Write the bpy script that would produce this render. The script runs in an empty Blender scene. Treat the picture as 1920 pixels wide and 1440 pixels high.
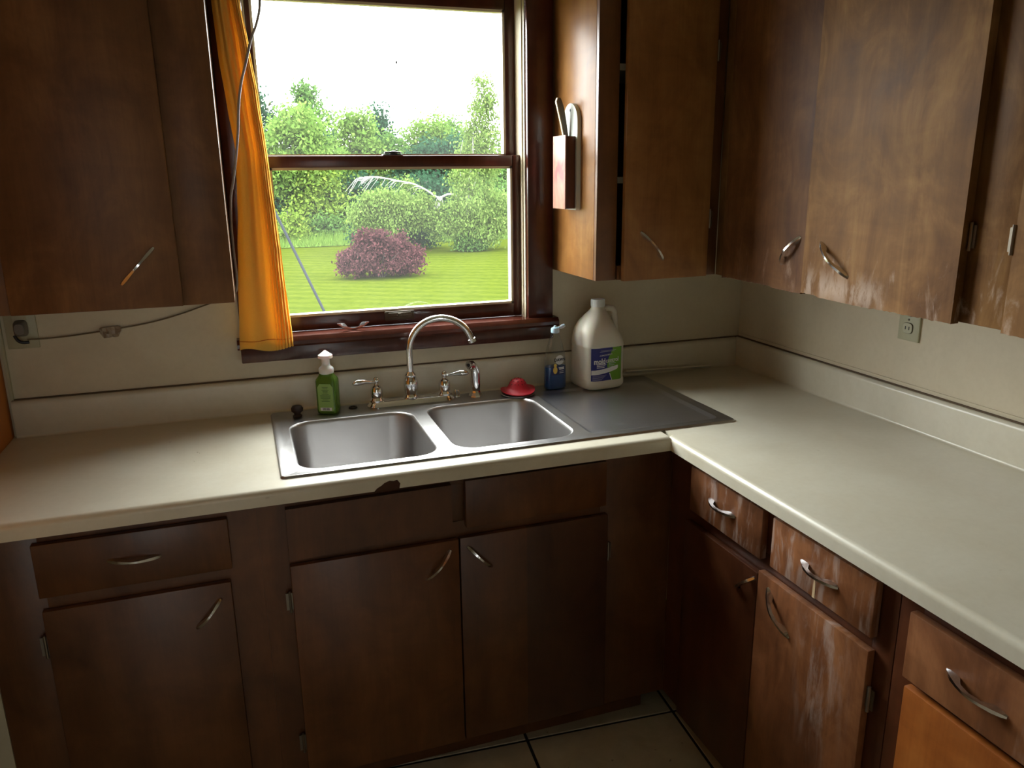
import bpy, bmesh, math, random
import numpy as np
from mathutils import Vector, Matrix

PI = math.pi
random.seed(7)
SC = bpy.context.scene
COL = SC.collection

# ------------------------------------------------------------------ camera
cam_d = bpy.data.cameras.new('camera')
cam_d.sensor_width = 36.0
cam_d.lens = 27.448
cam_d.clip_start = 0.05
cam_d.clip_end = 400
cam = bpy.data.objects.new('camera', cam_d)
COL.objects.link(cam)
_r = Vector((0.9452018, -0.3262670, -0.0119754))
_u = Vector((0.0948831, 0.2394119, 0.9662707))
_f = Vector((0.3123952, 0.9144571, -0.2572498))
M = Matrix.Identity(4)
for i in range(3):
    M[i][0] = _r[i]; M[i][1] = _u[i]; M[i][2] = -_f[i]
M[0][3], M[1][3], M[2][3] = -1.67718, -2.36391, 1.58622
cam.matrix_world = M
SC.camera = cam

# ------------------------------------------------------------------ sky and exposure
SKY = 30.0
world = bpy.data.worlds.new('overcast_sky')
SC.world = world
world.use_nodes = True
wn = world.node_tree
wn.nodes.clear()
w_out = wn.nodes.new('ShaderNodeOutputWorld')
w_bg = wn.nodes.new('ShaderNodeBackground')
w_tc = wn.nodes.new('ShaderNodeTexCoord')
w_map = wn.nodes.new('ShaderNodeMapping')
w_map.inputs['Scale'].default_value = (1.6, 1.6, 4.5)
w_no = wn.nodes.new('ShaderNodeTexNoise')
w_no.inputs['Scale'].default_value = 1.5
w_no.inputs['Detail'].default_value = 4
w_rp = wn.nodes.new('ShaderNodeValToRGB')
w_rp.color_ramp.elements[0].position = 0.3
w_rp.color_ramp.elements[0].color = (0.84, 0.87, 0.92, 1)
w_rp.color_ramp.elements[1].position = 0.62
w_rp.color_ramp.elements[1].color = (1.0, 0.99, 0.97, 1)
wn.links.new(w_tc.outputs['Generated'], w_map.inputs['Vector'])
wn.links.new(w_map.outputs['Vector'], w_no.inputs['Vector'])
wn.links.new(w_no.outputs['Fac'], w_rp.inputs['Fac'])
wn.links.new(w_rp.outputs['Color'], w_bg.inputs['Color'])
w_bg.inputs['Strength'].default_value = SKY
wn.links.new(w_bg.outputs['Background'], w_out.inputs['Surface'])

vs = SC.view_settings
vs.view_transform = 'Standard'
vs.look = 'None'
vs.gamma = 1.0
vs.use_curve_mapping = False
vs.exposure = 0.0
SC.cycles.use_denoising = True
SC.cycles.max_bounces = 10
SC.cycles.diffuse_bounces = 5
SC.cycles.transparent_max_bounces = 16
SC.cycles.sample_clamp_indirect = 6.0


def portal(name, x0, x1, z0, z1, y, facing):
    d = bpy.data.lights.new(name, 'AREA')
    d.shape = 'RECTANGLE'
    d.size = x1 - x0
    d.size_y = z1 - z0
    d.cycles.is_portal = True
    o = bpy.data.objects.new(name, d)
    COL.objects.link(o)
    o.location = ((x0 + x1) / 2, y, (z0 + z1) / 2)
    o.rotation_euler = (-PI / 2 if facing < 0 else PI / 2, 0, 0)
    return o


portal('window_portal', -1.615, -0.817, 1.14, 2.14, 0.16, -1)
RW = (-2.0, -1.935, 0.15, 1.95)          # unseen rear window added for fill light: x0 x1 z0 z1
RY = -4.4                               # rear wall
portal('rear_fill_portal', RW[0], RW[1], RW[2], RW[3], RY - 0.16, 1)


# ------------------------------------------------------------------ node material helpers
def srgb(r, g, b):
    f = lambda c: (c / 255.0 / 12.92) if c / 255.0 <= 0.04045 else ((c / 255.0 + 0.055) / 1.055) ** 2.4
    return (f(r), f(g), f(b), 1)


class NT:
    def __init__(self, name):
        self.m = bpy.data.materials.new(name)
        self.m.use_nodes = True
        self.t = self.m.node_tree
        self.b = self.t.nodes['Principled BSDF']
        self.o = self.t.nodes['Material Output']

    def n(self, typ, **kw):
        nd = self.t.nodes.new(typ)
        for k, v in kw.items():
            if k in nd.inputs:
                nd.inputs[k].default_value = v
            else:
                setattr(nd, k, v)
        return nd

    def l(self, a, b):
        self.t.links.new(a, b)

    def set(self, **kw):
        for k, v in kw.items():
            self.b.inputs[k.replace('_', ' ')].default_value = v
        return self

    def pos(self, scale=(1, 1, 1), loc=(0, 0, 0), rot=(0, 0, 0)):
        g = self.n('ShaderNodeNewGeometry')
        mp = self.n('ShaderNodeMapping')
        mp.inputs['Scale'].default_value = scale
        mp.inputs['Location'].default_value = loc
        mp.inputs['Rotation'].default_value = rot
        self.l(g.outputs['Position'], mp.inputs['Vector'])
        return mp.outputs['Vector']

    def noise(self, vec, scale=1, detail=4, rough=0.55, dist=0.0):
        nd = self.n('ShaderNodeTexNoise')
        nd.inputs['Scale'].default_value = scale
        nd.inputs['Detail'].default_value = detail
        nd.inputs['Roughness'].default_value = rough
        nd.inputs['Distortion'].default_value = dist
        self.l(vec, nd.inputs['Vector'])
        return nd.outputs['Fac']

    def ramp(self, fac, stops):
        r = self.n('ShaderNodeValToRGB')
        el = r.color_ramp.elements
        while len(el) < len(stops):
            el.new(0.5)
        for e, (p, c) in zip(el, stops):
            e.position = p
            e.color = c if len(c) == 4 else (*c, 1)
        self.l(fac, r.inputs['Fac'])
        return r.outputs['Color']

    def mix(self, fac, a, b, mode='MIX'):
        m = self.n('ShaderNodeMix')
        m.data_type = 'RGBA'
        m.blend_type = mode
        for s, v in ((0, fac), (6, a), (7, b)):
            if hasattr(v, 'links'):
                self.l(v, m.inputs[s])
            else:
                m.inputs[s].default_value = v
        return m.outputs[2]

    def math(self, op, a, b=0.0, clamp=False):
        m = self.n('ShaderNodeMath')
        m.operation = op
        m.use_clamp = clamp
        for s, v in ((0, a), (1, b)):
            if hasattr(v, 'links'):
                self.l(v, m.inputs[s])
            else:
                m.inputs[s].default_value = v
        return m.outputs[0]

    def band(self, axis, lo, hi, soft):
        """smooth 0..1 mask for a world coordinate between lo and hi"""
        g = self.n('ShaderNodeNewGeometry')
        s = self.n('ShaderNodeSeparateXYZ')
        self.l(g.outputs['Position'], s.inputs[0])
        v = s.outputs[axis]
        a = self.n('ShaderNodeMapRange')
        a.interpolation_type = 'SMOOTHSTEP'
        a.inputs[1].default_value = lo - soft
        a.inputs[2].default_value = lo + soft
        self.l(v, a.inputs[0])
        b = self.n('ShaderNodeMapRange')
        b.interpolation_type = 'SMOOTHSTEP'
        b.inputs[1].default_value = hi - soft
        b.inputs[2].default_value = hi + soft
        b.inputs[3].default_value = 1
        b.inputs[4].default_value = 0
        self.l(v, b.inputs[0])
        return self.math('MULTIPLY', a.outputs[0], b.outputs[0])

    def bump(self, h, strength=0.2, dist=0.002):
        b = self.n('ShaderNodeBump')
        b.inputs['Strength'].default_value = strength
        b.inputs['Distance'].default_value = dist
        self.l(h, b.inputs['Height'])
        self.l(b.outputs['Normal'], self.b.inputs['Normal'])

    def col(self, c):
        self.l(c, self.b.inputs['Base Color'])


def plain(name, c, rough=0.5, metal=0.0, **kw):
    t = NT(name)
    t.set(Base_Color=c if len(c) == 4 else (*c, 1), Roughness=rough, Metallic=metal, **kw)
    return t.m


def wood(name, light, mid, dark, rough=0.33, wear=None, gl=0.5, dark_bands=None):
    t = NT(name)
    v = t.pos((11, 11, 1.0))
    g1 = t.noise(v, 1.0, 6, 0.6, 0.9)
    fig = t.noise(t.pos((5, 5, 15), (1, 2, 3)), 1.0, 4, 0.6, 1.2)
    v2 = t.pos((170, 170, 5))
    g2 = t.noise(v2, 1.0, 3, 0.6)
    v3 = t.pos((7.5, 7.5, 4.5))
    bl = t.noise(v3, 1.0, 6, 0.62, 0.8)
    c = t.ramp(g1, [(0.28, dark), (0.5, mid), (0.74, light)])
    c = t.mix(0.6, c, t.ramp(bl, [(0.32, dark), (0.5, mid), (0.68, light)]))
    fine = t.ramp(g2, [(0.3, (0.72, 0.70, 0.68)), (0.6, (1, 1, 1))])
    c = t.mix(0.35, c, fine, 'MULTIPLY')
    c = t.mix(0.6, c, t.ramp(fig, [(0.3, (0.78, 0.76, 0.74)), (0.65, (1.05, 1.05, 1.05))]), 'MULTIPLY')
    oi = t.n('ShaderNodeObjectInfo')
    rnd = t.ramp(oi.outputs['Random'], [(0.0, (0.84, 0.83, 0.82)), (1.0, (1.08, 1.06, 1.04))])
    c = t.mix(1.0, c, rnd, 'MULTIPLY')
    rr = t.math('ADD', t.math('MULTIPLY', bl, 0.18), rough - 0.09)
    if dark_bands:
        for ax, lo, hi, k in dark_bands:
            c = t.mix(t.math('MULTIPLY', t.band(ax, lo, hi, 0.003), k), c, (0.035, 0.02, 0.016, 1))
    if wear:
        msk = None
        for (ax1, a0, a1, s1, ax2, b0, b1, s2, lo, hi) in wear['areas']:
            area = t.math('MULTIPLY', t.band(ax1, a0, a1, s1), t.band(ax2, b0, b1, s2))
            nz = t.noise(t.pos(wear.get('scale', (30, 30, 9)), (ax1, lo, b0)), 1.0, 7, 0.68, 0.5)
            mr = t.n('ShaderNodeMapRange')
            mr.interpolation_type = 'SMOOTHSTEP'
            mr.inputs[1].default_value = lo
            mr.inputs[2].default_value = hi
            t.l(nz, mr.inputs[0])
            k = t.math('MULTIPLY', area, mr.outputs[0])
            msk = k if msk is None else t.math('MAXIMUM', msk, k)
        c = t.mix(t.math('MULTIPLY', msk, wear.get('amount', 0.8)), c, wear['color'])
        rr = t.math('ADD', rr, t.math('MULTIPLY', msk, 0.3), True)
    t.col(c)
    t.l(rr, t.b.inputs['Roughness'])
    t.set(Specular_IOR_Level=gl)
    t.bump(t.math('ADD', g2, t.math('MULTIPLY', g1, 0.6)), 0.08, 0.001)
    return t.m


W_UP = wood('golden_birch_plywood', srgb(150, 108, 66), srgb(120, 82, 48), srgb(88, 56, 32), 0.42, gl=0.3)
W_UPR = wood('water_marked_birch_plywood', srgb(168, 130, 84), srgb(128, 92, 55), srgb(86, 56, 32), 0.5, gl=0.1,
             wear=dict(color=srgb(206, 186, 170), scale=(26, 26, 7), amount=0.62,
                       areas=[(1, -1.0, -0.72, 0.04, 2, 1.285, 1.345, 0.03, 0.42, 0.6),
                              (1, -1.4, -0.50, 0.05, 2, 1.25, 1.42, 0.06, 0.54, 0.75)]))
W_UPD = wood('reddish_birch_plywood', srgb(144, 104, 64), srgb(110, 72, 42), srgb(74, 44, 25), 0.48, gl=0.15,
              wear=dict(color=srgb(196, 170, 150), scale=(26, 26, 7), amount=0.4,
                        areas=[(1, -0.75, -0.45, 0.05, 2, 1.25, 1.40, 0.06, 0.54, 0.75)]))
W_DK = wood('dark_brown_stained_birch', srgb(124, 80, 44), srgb(102, 63, 33), srgb(74, 44, 24), 0.36)
W_DKS = wood('stained_birch_darker_right', srgb(124, 80, 44), srgb(102, 63, 33), srgb(74, 44, 24), 0.36,
             dark_bands=[(0, -1.045, -0.80, 0.5)])  # stained birch with the right part of the door mixed darker
W_RED = wood('red_brown_stained_birch', srgb(182, 126, 84), srgb(134, 86, 54), srgb(82, 48, 30), 0.38,
             wear=dict(color=srgb(196, 182, 172), scale=(34, 34, 7), amount=0.42,
                       areas=[(1, -1.36, -0.80, 0.06, 2, 0.72, 0.87, 0.02, 0.47, 0.62),
                              (1, -1.24, -1.14, 0.03, 2, 0.73, 0.80, 0.02, 0.40, 0.6),
                              (1, -1.30, -1.18, 0.04, 2, 0.40, 0.80, 0.12, 0.44, 0.68),
                              (1, -1.85, -1.60, 0.06, 2, 0.70, 0.80, 0.04, 0.5, 0.75)]))
W_DKR = wood('dark_red_brown_stained_birch', srgb(112, 66, 38), srgb(90, 50, 28), srgb(64, 34, 20), 0.36)  # darker red-brown stain for the corner door and face frames
W_UPK = wood('mid_birch_plywood', srgb(168, 122, 72), srgb(146, 100, 56), srgb(116, 74, 40), 0.42, gl=0.3)
W_CAS = wood('mahogany_window_trim', srgb(92, 46, 32), srgb(74, 35, 25), srgb(52, 24, 18), 0.22)
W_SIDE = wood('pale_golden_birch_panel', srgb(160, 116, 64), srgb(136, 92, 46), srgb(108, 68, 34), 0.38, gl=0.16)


def laminate(name, c1, c2, rough, spec=0.5):
    t = NT(name)
    n1 = t.noise(t.pos((5, 5, 5)), 1, 5, 0.6, 0.4)
    n2 = t.noise(t.pos((70, 70, 70)), 1, 3, 0.6)
    c = t.ramp(n1, [(0.3, c2), (0.68, c1)])
    c = t.mix(0.25, c, t.ramp(n2, [(0.3, (0.86, 0.85, 0.82)), (0.6, (1, 1, 1))]), 'MULTIPLY')
    sp = t.noise(t.pos((26, 26, 26), (3, 1, 2)), 1, 2, 0.5)
    c = t.mix(t.ramp(sp, [(0.78, (0, 0, 0)), (0.82, (0.35, 0.35, 0.35))]), c, srgb(120, 96, 66))
    t.col(c)
    t.l(t.math('ADD', t.math('MULTIPLY', n1, 0.2), rough - 0.1), t.b.inputs['Roughness'])
    t.set(Specular_IOR_Level=spec)
    return t.m


LAM = laminate('cream_laminate', srgb(222, 218, 200), srgb(211, 205, 184), 0.32)
WALL = laminate('beige_wall_panel', srgb(214, 204, 178), srgb(204, 193, 166), 0.5, 0.35)
PAINT = laminate('cream_wall_paint', srgb(196, 186, 160), srgb(186, 175, 148), 0.6, 0.3)
CEIL = plain('white_ceiling_paint', srgb(220, 216, 205), 0.8)
ORANGE = plain('orange_wall_paint', srgb(206, 128, 44), 0.55)
CHIPCORE = plain('brown_particle_board', srgb(70, 42, 28), 0.9)
DARKGAP = plain('dark_caulk', srgb(96, 78, 58), 0.8)
CHROME = plain('polished_chrome', (0.82, 0.83, 0.85), 0.09, 1.0)
PULL = plain('worn_chrome_pull', (0.72, 0.72, 0.73), 0.16, 1.0)
HINGE = plain('dull_steel_hinge', (0.24, 0.21, 0.17), 0.4, 1.0)
BRASS = plain('aged_bronze', srgb(74, 66, 46), 0.45, 0.3)
IVORY = plain('ivory_plastic', srgb(178, 176, 146), 0.4)
BLACK = plain('black_plastic', (0.012, 0.012, 0.013), 0.4)
GREYP = plain('grey_plastic', srgb(120, 112, 100), 0.5)
RUBBER = plain('dark_rubber', srgb(46, 30, 24), 0.6)
TRACK = plain('beige_vinyl_track', srgb(196, 184, 158), 0.45)
PULLW = plain('white_plastic', srgb(232, 232, 228), 0.4, 0.0, Subsurface_Weight=0.2)
JUGM = plain('white_polyethylene', srgb(226, 220, 204), 0.42, 0.0, Subsurface_Weight=0.15)
REDP = plain('red_rubber', srgb(190, 30, 46), 0.5)
HOLEM = plain('dark_red_hole', srgb(70, 8, 14), 0.7)
CORDM = plain('grey_cord', srgb(150, 144, 140), 0.5)
CORDW = plain('tan_wire', srgb(120, 104, 76), 0.6)
TAPE = plain('crumpled_tape', srgb(150, 132, 110), 0.35)
WHITEINK = plain('white_ink', srgb(238, 238, 238), 0.5)
BLUEINK = plain('blue_label', srgb(40, 44, 128), 0.4)
GREENINK = plain('green_label', srgb(112, 168, 40), 0.4)
NAVYINK = plain('navy_ink', srgb(12, 16, 40), 0.5)
YELLOWINK = plain('yellow_ink', srgb(232, 200, 96), 0.5)
PALEBLUE = plain('pale_blue_cap', srgb(196, 222, 236), 0.35, 0.0, Subsurface_Weight=0.2)
GREENLAB = plain('pale_green_label', srgb(140, 176, 92), 0.5)
WHITEP = plain('white_painted_board', srgb(206, 212, 204), 0.5)
INK = plain('black_ink', (0.02, 0.02, 0.02), 0.6)


def steel(name, base, r):
    t = NT(name)
    n = t.noise(t.pos((3, 3, 3)), 1, 4, 0.6, 0.5)
    sc = t.noise(t.pos((22, 160, 22), (0, 0, 0), (0, 0, 0.5)), 1, 4, 0.7, 0.3)
    sc2 = t.noise(t.pos((180, 18, 18), (4, 2, 0), (0, 0, 0.35)), 1, 4, 0.7, 0.3)
    s = t.math('MAXIMUM', sc, sc2)
    t.col(t.mix(n, (*[b * 0.8 for b in base], 1), (*base, 1)))
    rr = t.math('ADD', t.math('MULTIPLY', s, 0.3), r - 0.15)
    t.l(rr, t.b.inputs['Roughness'])
    t.set(Metallic=1.0)
    t.bump(s, 0.05, 0.0005)
    return t.m


STEEL = steel('brushed_stainless_steel', (0.50, 0.495, 0.49), 0.33)
STEELB = steel('satin_stainless_bowl', (0.56, 0.55, 0.545), 0.38)
STEELD = steel('scratched_stainless_drainboard', (0.62, 0.62, 0.65), 0.33)


def glass_pane(name, dust):
    t = NT(name)
    t.t.nodes.remove(t.b)
    tr = t.n('ShaderNodeBsdfTransparent')
    tr.inputs[0].default_value = (0.96, 0.98, 0.97, 1)
    gl = t.n('ShaderNodeBsdfGlossy')
    gl.inputs['Roughness'].default_value = 0.02
    lw = t.n('ShaderNodeLayerWeight')
    fr = t.math('ADD', t.math('MULTIPLY', t.math('POWER', lw.outputs['Facing'], 5.0), 0.9), 0.04)
    m1 = t.n('ShaderNodeMixShader')
    t.l(fr, m1.inputs[0])
    t.l(tr.outputs[0], m1.inputs[1])
    t.l(gl.outputs[0], m1.inputs[2])
    tl = t.n('ShaderNodeBsdfTranslucent')
    tl.inputs[0].default_value = (0.95, 0.97, 0.97, 1)
    nz = t.noise(t.pos((2.5, 2.5, 2.5)), 1, 4, 0.6, 0.4)
    fac = t.math('MULTIPLY', t.ramp(nz, [(0.3, (0.5, 0.5, 0.5)), (0.7, (1.2, 1.2, 1.2))]), dust)
    m2 = t.n('ShaderNodeMixShader')
    t.l(fac, m2.inputs[0])
    t.l(m1.outputs[0], m2.inputs[1])
    t.l(tl.outputs[0], m2.inputs[2])
    t.l(m2.outputs[0], t.o.inputs[0])
    return t.m


GLASS = glass_pane('dusty_window_glass', 0.0046)


def clear_plastic(name, tint, fres=1.4):
    t = NT(name)
    t.t.nodes.remove(t.b)
    tr = t.n('ShaderNodeBsdfTransparent')
    tr.inputs[0].default_value = tint
    gl = t.n('ShaderNodeBsdfGlossy')
    gl.inputs['Roughness'].default_value = 0.08
    lw = t.n('ShaderNodeLayerWeight')
    fr = t.math('ADD', t.math('MULTIPLY', t.math('POWER', lw.outputs['Facing'], 2.5), 0.8), 0.07)
    m1 = t.n('ShaderNodeMixShader')
    t.l(fr, m1.inputs[0])
    t.l(tr.outputs[0], m1.inputs[1])
    t.l(gl.outputs[0], m1.inputs[2])
    t.l(m1.outputs[0], t.o.inputs[0])
    return t.m


CLEAR = clear_plastic('clear_plastic_bottle', (0.86, 0.88, 0.87, 1), 1.5)
BLUELIQ = plain('blue_dish_soap', srgb(16, 84, 158), 0.15, 0.0, Transmission_Weight=0.25, IOR=1.33)
GREENLIQ = plain('green_hand_soap', srgb(116, 160, 62), 0.12, 0.0, Transmission_Weight=0.55, IOR=1.33)


def cloth():
    t = NT('orange_curtain_cloth')
    t.t.nodes.remove(t.b)
    w = t.noise(t.pos((500, 500, 500)), 1, 2, 0.5)
    c = t.mix(w, srgb(236, 186, 84), srgb(250, 204, 104))
    d = t.n('ShaderNodeBsdfDiffuse')
    tl = t.n('ShaderNodeBsdfTranslucent')
    t.l(c, d.inputs[0])
    c2 = t.mix(1.0, c, (1.0, 1.0, 0.8, 1), 'MULTIPLY')
    t.l(c2, tl.inputs[0])
    m = t.n('ShaderNodeMixShader')
    m.inputs[0].default_value = 0.30
    t.l(d.outputs[0], m.inputs[1])
    t.l(tl.outputs[0], m.inputs[2])
    t.l(m.outputs[0], t.o.inputs[0])
    return t.m


CLOTH = cloth()


def tile_mat():
    t = NT('beige_ceramic_tile')
    n = t.noise(t.pos((9, 9, 9)), 1, 5, 0.65, 0.6)
    sp = t.noise(t.pos((60, 60, 60)), 1, 3, 0.6)
    c = t.ramp(n, [(0.3, srgb(198, 186, 160)), (0.7, srgb(222, 212, 188))])
    c = t.mix(t.ramp(sp, [(0.68, (0, 0, 0)), (0.74, (0.6, 0.6, 0.6))]), c, srgb(84, 62, 44))
    t.col(c)
    t.set(Roughness=0.4)
    return t.m


TILE = tile_mat()
GROUT = plain('dark_grout', srgb(40, 35, 30), 0.9)


K_OUT = 0.36      # real foliage reflects only a few percent of the light


def dim(c, k=K_OUT):
    return (c[0] * k, c[1] * k, c[2] * k, 1)


def leaf_mat(name, c1, c2, trans=0.4):
    t = NT(name)
    t.t.nodes.remove(t.b)
    g = t.n('ShaderNodeNewGeometry')
    c = t.mix(g.outputs['Random Per Island'], dim(c1), dim(c2))
    d = t.n('ShaderNodeBsdfDiffuse')
    tl = t.n('ShaderNodeBsdfTranslucent')
    t.l(c, d.inputs[0])
    t.l(c, tl.inputs[0])
    m = t.n('ShaderNodeMixShader')
    m.inputs[0].default_value = trans
    t.l(d.outputs[0], m.inputs[1])
    t.l(tl.outputs[0], m.inputs[2])
    t.l(m.outputs[0], t.o.inputs[0])
    return t.m


LF_MID = leaf_mat('mid_green_leaves', srgb(74, 108, 56), srgb(104, 138, 72))
LF_LIGHT = leaf_mat('light_green_leaves', srgb(92, 126, 56), srgb(130, 160, 80))
LF_LIME = leaf_mat('lime_green_leaves', srgb(104, 134, 52), srgb(142, 168, 74))
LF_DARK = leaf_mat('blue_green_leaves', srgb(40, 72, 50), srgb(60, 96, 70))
LF_BIRCH = leaf_mat('birch_leaves', srgb(98, 128, 60), srgb(134, 158, 86))
LF_RED = leaf_mat('burgundy_leaves', srgb(68, 40, 46), srgb(102, 66, 68), 0.3)
BARK = plain('brown_bark', srgb(36, 29, 24), 0.9)
BIRCHBARK = plain('white_birch_bark', srgb(104, 103, 98), 0.7)


def lawn_mat():
    t = NT('mown_lawn')
    n = t.noise(t.pos((0.35, 0.35, 1)), 1, 4, 0.6)
    n2 = t.noise(t.pos((6, 6, 1)), 1, 4, 0.7)
    wv = t.n('ShaderNodeTexWave')
    wv.inputs['Scale'].default_value = 0.42
    wv.inputs['Distortion'].default_value = 3.0
    wv.inputs['Detail'].default_value = 2
    t.l(t.pos((1, 1, 1), (0, 0, 0), (0, 0, -1.03)), wv.inputs['Vector'])
    c = t.ramp(n, [(0.3, dim(srgb(136, 166, 34), 0.064)), (0.7, dim(srgb(158, 180, 46), 0.074))])
    c = t.mix(0.38, c, t.ramp(wv.outputs['Fac'], [(0.25, dim(srgb(126, 160, 30), 0.050)), (0.75, dim(srgb(172, 190, 58), 0.074))]))
    c = t.mix(0.5, c, t.ramp(n2, [(0.3, dim(srgb(112, 148, 28), 0.050)), (0.7, dim(srgb(178, 196, 70), 0.066))]))
    t.col(c)
    t.set(Roughness=1.0, Specular_IOR_Level=0.0)
    return t.m


LAWN = lawn_mat()


# ------------------------------------------------------------------ mesh helpers
class MB:
    """collects shapes into one mesh"""

    def __init__(self):
        self.v = []
        self.f = []
        self.mi = []

    def add(self, vs, fs, mat=0):
        k = len(self.v)
        self.v.extend([tuple(p) for p in vs])
        for f in fs:
            self.f.append([i + k for i in f])
            self.mi.append(mat)
        return self

    def box(self, x0, x1, y0, y1, z0, z1, bev=0.0, mat=0):
        x0, x1 = min(x0, x1), max(x0, x1)
        y0, y1 = min(y0, y1), max(y0, y1)
        z0, z1 = min(z0, z1), max(z0, z1)
        if bev <= 0:
            vs = [(x, y, z) for z in (z0, z1) for y in (y0, y1) for x in (x0, x1)]
            fs = [[0, 2, 3, 1], [4, 5, 7, 6], [0, 1, 5, 4], [2, 6, 7, 3], [0, 4, 6, 2], [1, 3, 7, 5]]
            return self.add(vs, fs, mat)
        b = bmesh.new()
        bmesh.ops.create_cube(b, size=1)
        for q in b.verts:
            q.co = ((x0 + x1) / 2 + q.co.x * (x1 - x0), (y0 + y1) / 2 + q.co.y * (y1 - y0), (z0 + z1) / 2 + q.co.z * (z1 - z0))
        bmesh.ops.bevel(b, geom=b.edges[:], offset=bev, segments=2, affect='EDGES', profile=0.5)
        b.verts.index_update()
        self.add([q.co[:] for q in b.verts], [[q.index for q in f.verts] for f in b.faces], mat)
        b.free()
        return self

    def prism(self, pts, d0, d1, frame, mat=0):
        """2D polygon pts (a,b) extruded from d0 to d1; frame(a,b,d)->xyz"""
        n = len(pts)
        vs = [frame(a, b, d0) for a, b in pts] + [frame(a, b, d1) for a, b in pts]
        fs = [list(range(n)), list(range(2 * n - 1, n - 1, -1))]
        fs += [[i, i + n, (i + 1) % n + n, (i + 1) % n] for i in range(n)]
        return self.add(vs, fs, mat)

    def lathe(self, prof, c=(0, 0, 0), seg=24, mat=0, axis=None):
        """profile (r,z) turned about z through c; axis = rotation matrix"""
        vs, fs = [], []
        for r, z in prof:
            for k in range(seg):
                a = 2 * PI * k / seg
                p = Vector((r * math.cos(a), r * math.sin(a), z))
                if axis:
                    p = axis @ p
                vs.append((p.x + c[0], p.y + c[1], p.z + c[2]))
        m = len(prof)
        for i in range(m - 1):
            for k in range(seg):
                k2 = (k + 1) % seg
                fs.append([i * seg + k, i * seg + k2, (i + 1) * seg + k2, (i + 1) * seg + k])
        if prof[0][0] > 1e-6:
            fs.append(list(range(seg - 1, -1, -1)))
        if prof[-1][0] > 1e-6:
            fs.append([(m - 1) * seg + k for k in range(seg)])
        return self.add(vs, fs, mat)

    def tube(self, pts, rad, seg=12, mat=0, cap=True):
        pts = [Vector(p) for p in pts]
        n = len(pts)
        rads = rad if hasattr(rad, '__len__') else [rad] * n
        t0 = (pts[1] - pts[0]).normalized()
        up = Vector((0, 0, 1)) if abs(t0.z) < 0.9 else Vector((1, 0, 0))
        nrm = (up - t0 * up.dot(t0)).normalized()
        vs, fs = [], []
        for i in range(n):
            if i == 0:
                t = pts[1] - pts[0]
            elif i == n - 1:
                t = pts[-1] - pts[-2]
            else:
                t = pts[i + 1] - pts[i - 1]
            t.normalize()
            nrm = (nrm - t * nrm.dot(t)).normalized()
            bi = t.cross(nrm)
            for k in range(seg):
                a = 2 * PI * k / seg
                vs.append(pts[i] + (nrm * math.cos(a) + bi * math.sin(a)) * rads[i])
        for i in range(n - 1):
            for k in range(seg):
                k2 = (k + 1) % seg
                fs.append([i * seg + k, i * seg + k2, (i + 1) * seg + k2, (i + 1) * seg + k])
        if cap:
            fs.append(list(range(seg - 1, -1, -1)))
            fs.append([(n - 1) * seg + k for k in range(seg)])
        return self.add(vs, fs, mat)

    def loft(self, secs, seg=40, mat=0, cap=True):
        """superellipse sections (z, cx, cy, hx, hy, n)"""
        vs, fs = [], []
        for z, cx, cy, hx, hy, n in secs:
            for k in range(seg):
                a = 2 * PI * k / seg
                c, s = math.cos(a), math.sin(a)
                vs.append((cx + hx * math.copysign(abs(c) ** (2 / n), c), cy + hy * math.copysign(abs(s) ** (2 / n), s), z))
        m = len(secs)
        for i in range(m - 1):
            for k in range(seg):
                k2 = (k + 1) % seg
                fs.append([i * seg + k, i * seg + k2, (i + 1) * seg + k2, (i + 1) * seg + k])
        if cap:
            fs.append(list(range(seg - 1, -1, -1)))
            fs.append([(m - 1) * seg + k for k in range(seg)])
        return self.add(vs, fs, mat)

    def xf(self, M):
        self.v = [tuple(M @ Vector(p)) for p in self.v]
        return self


ROOT = {}


def rootloc(o):
    while o.parent:
        o = o.parent
    return ROOT.get(o.name, (0, 0, 0))


def obj(name, mb, mat, parent=None, smooth=None, local=False, kind=None, label=None):
    me = bpy.data.meshes.new(name)
    off = (0, 0, 0) if (parent is None or local) else rootloc(parent)
    vs = mb.v if off == (0, 0, 0) else [(p[0] - off[0], p[1] - off[1], p[2] - off[2]) for p in mb.v]
    me.from_pydata(vs, [], mb.f)
    for m in (mat if isinstance(mat, (list, tuple)) else [mat]):
        me.materials.append(m)
    if any(mb.mi):
        me.polygons.foreach_set('material_index', mb.mi)
    me.update()
    b = bmesh.new()
    b.from_mesh(me)
    bmesh.ops.recalc_face_normals(b, faces=b.faces[:])
    b.to_mesh(me)
    b.free()
    if smooth is not None:
        me.shade_smooth()
        me.set_sharp_from_angle(angle=math.radians(smooth))
    o = bpy.data.objects.new(name, me)
    COL.objects.link(o)
    if parent:
        o.parent = parent
    if kind:
        o['kind'] = kind
    if label:
        o['label'] = label
    return o


def thing(name, label, cat, loc=(0, 0, 0), rotz=0.0, group=None, kind=None):
    o = bpy.data.objects.new(name, None)
    COL.objects.link(o)
    o.location = loc
    o.rotation_euler = (0, 0, rotz)
    o.empty_display_size = 0.05
    ROOT[o.name] = tuple(loc)
    tag(o, label, cat, group, kind)
    return o


def tag(o, label=None, cat=None, group=None, kind=None):
    if label:
        o['label'] = label
    if cat:
        o['category'] = cat
    if group:
        o['group'] = group
    if kind:
        o['kind'] = kind
    return o


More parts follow.
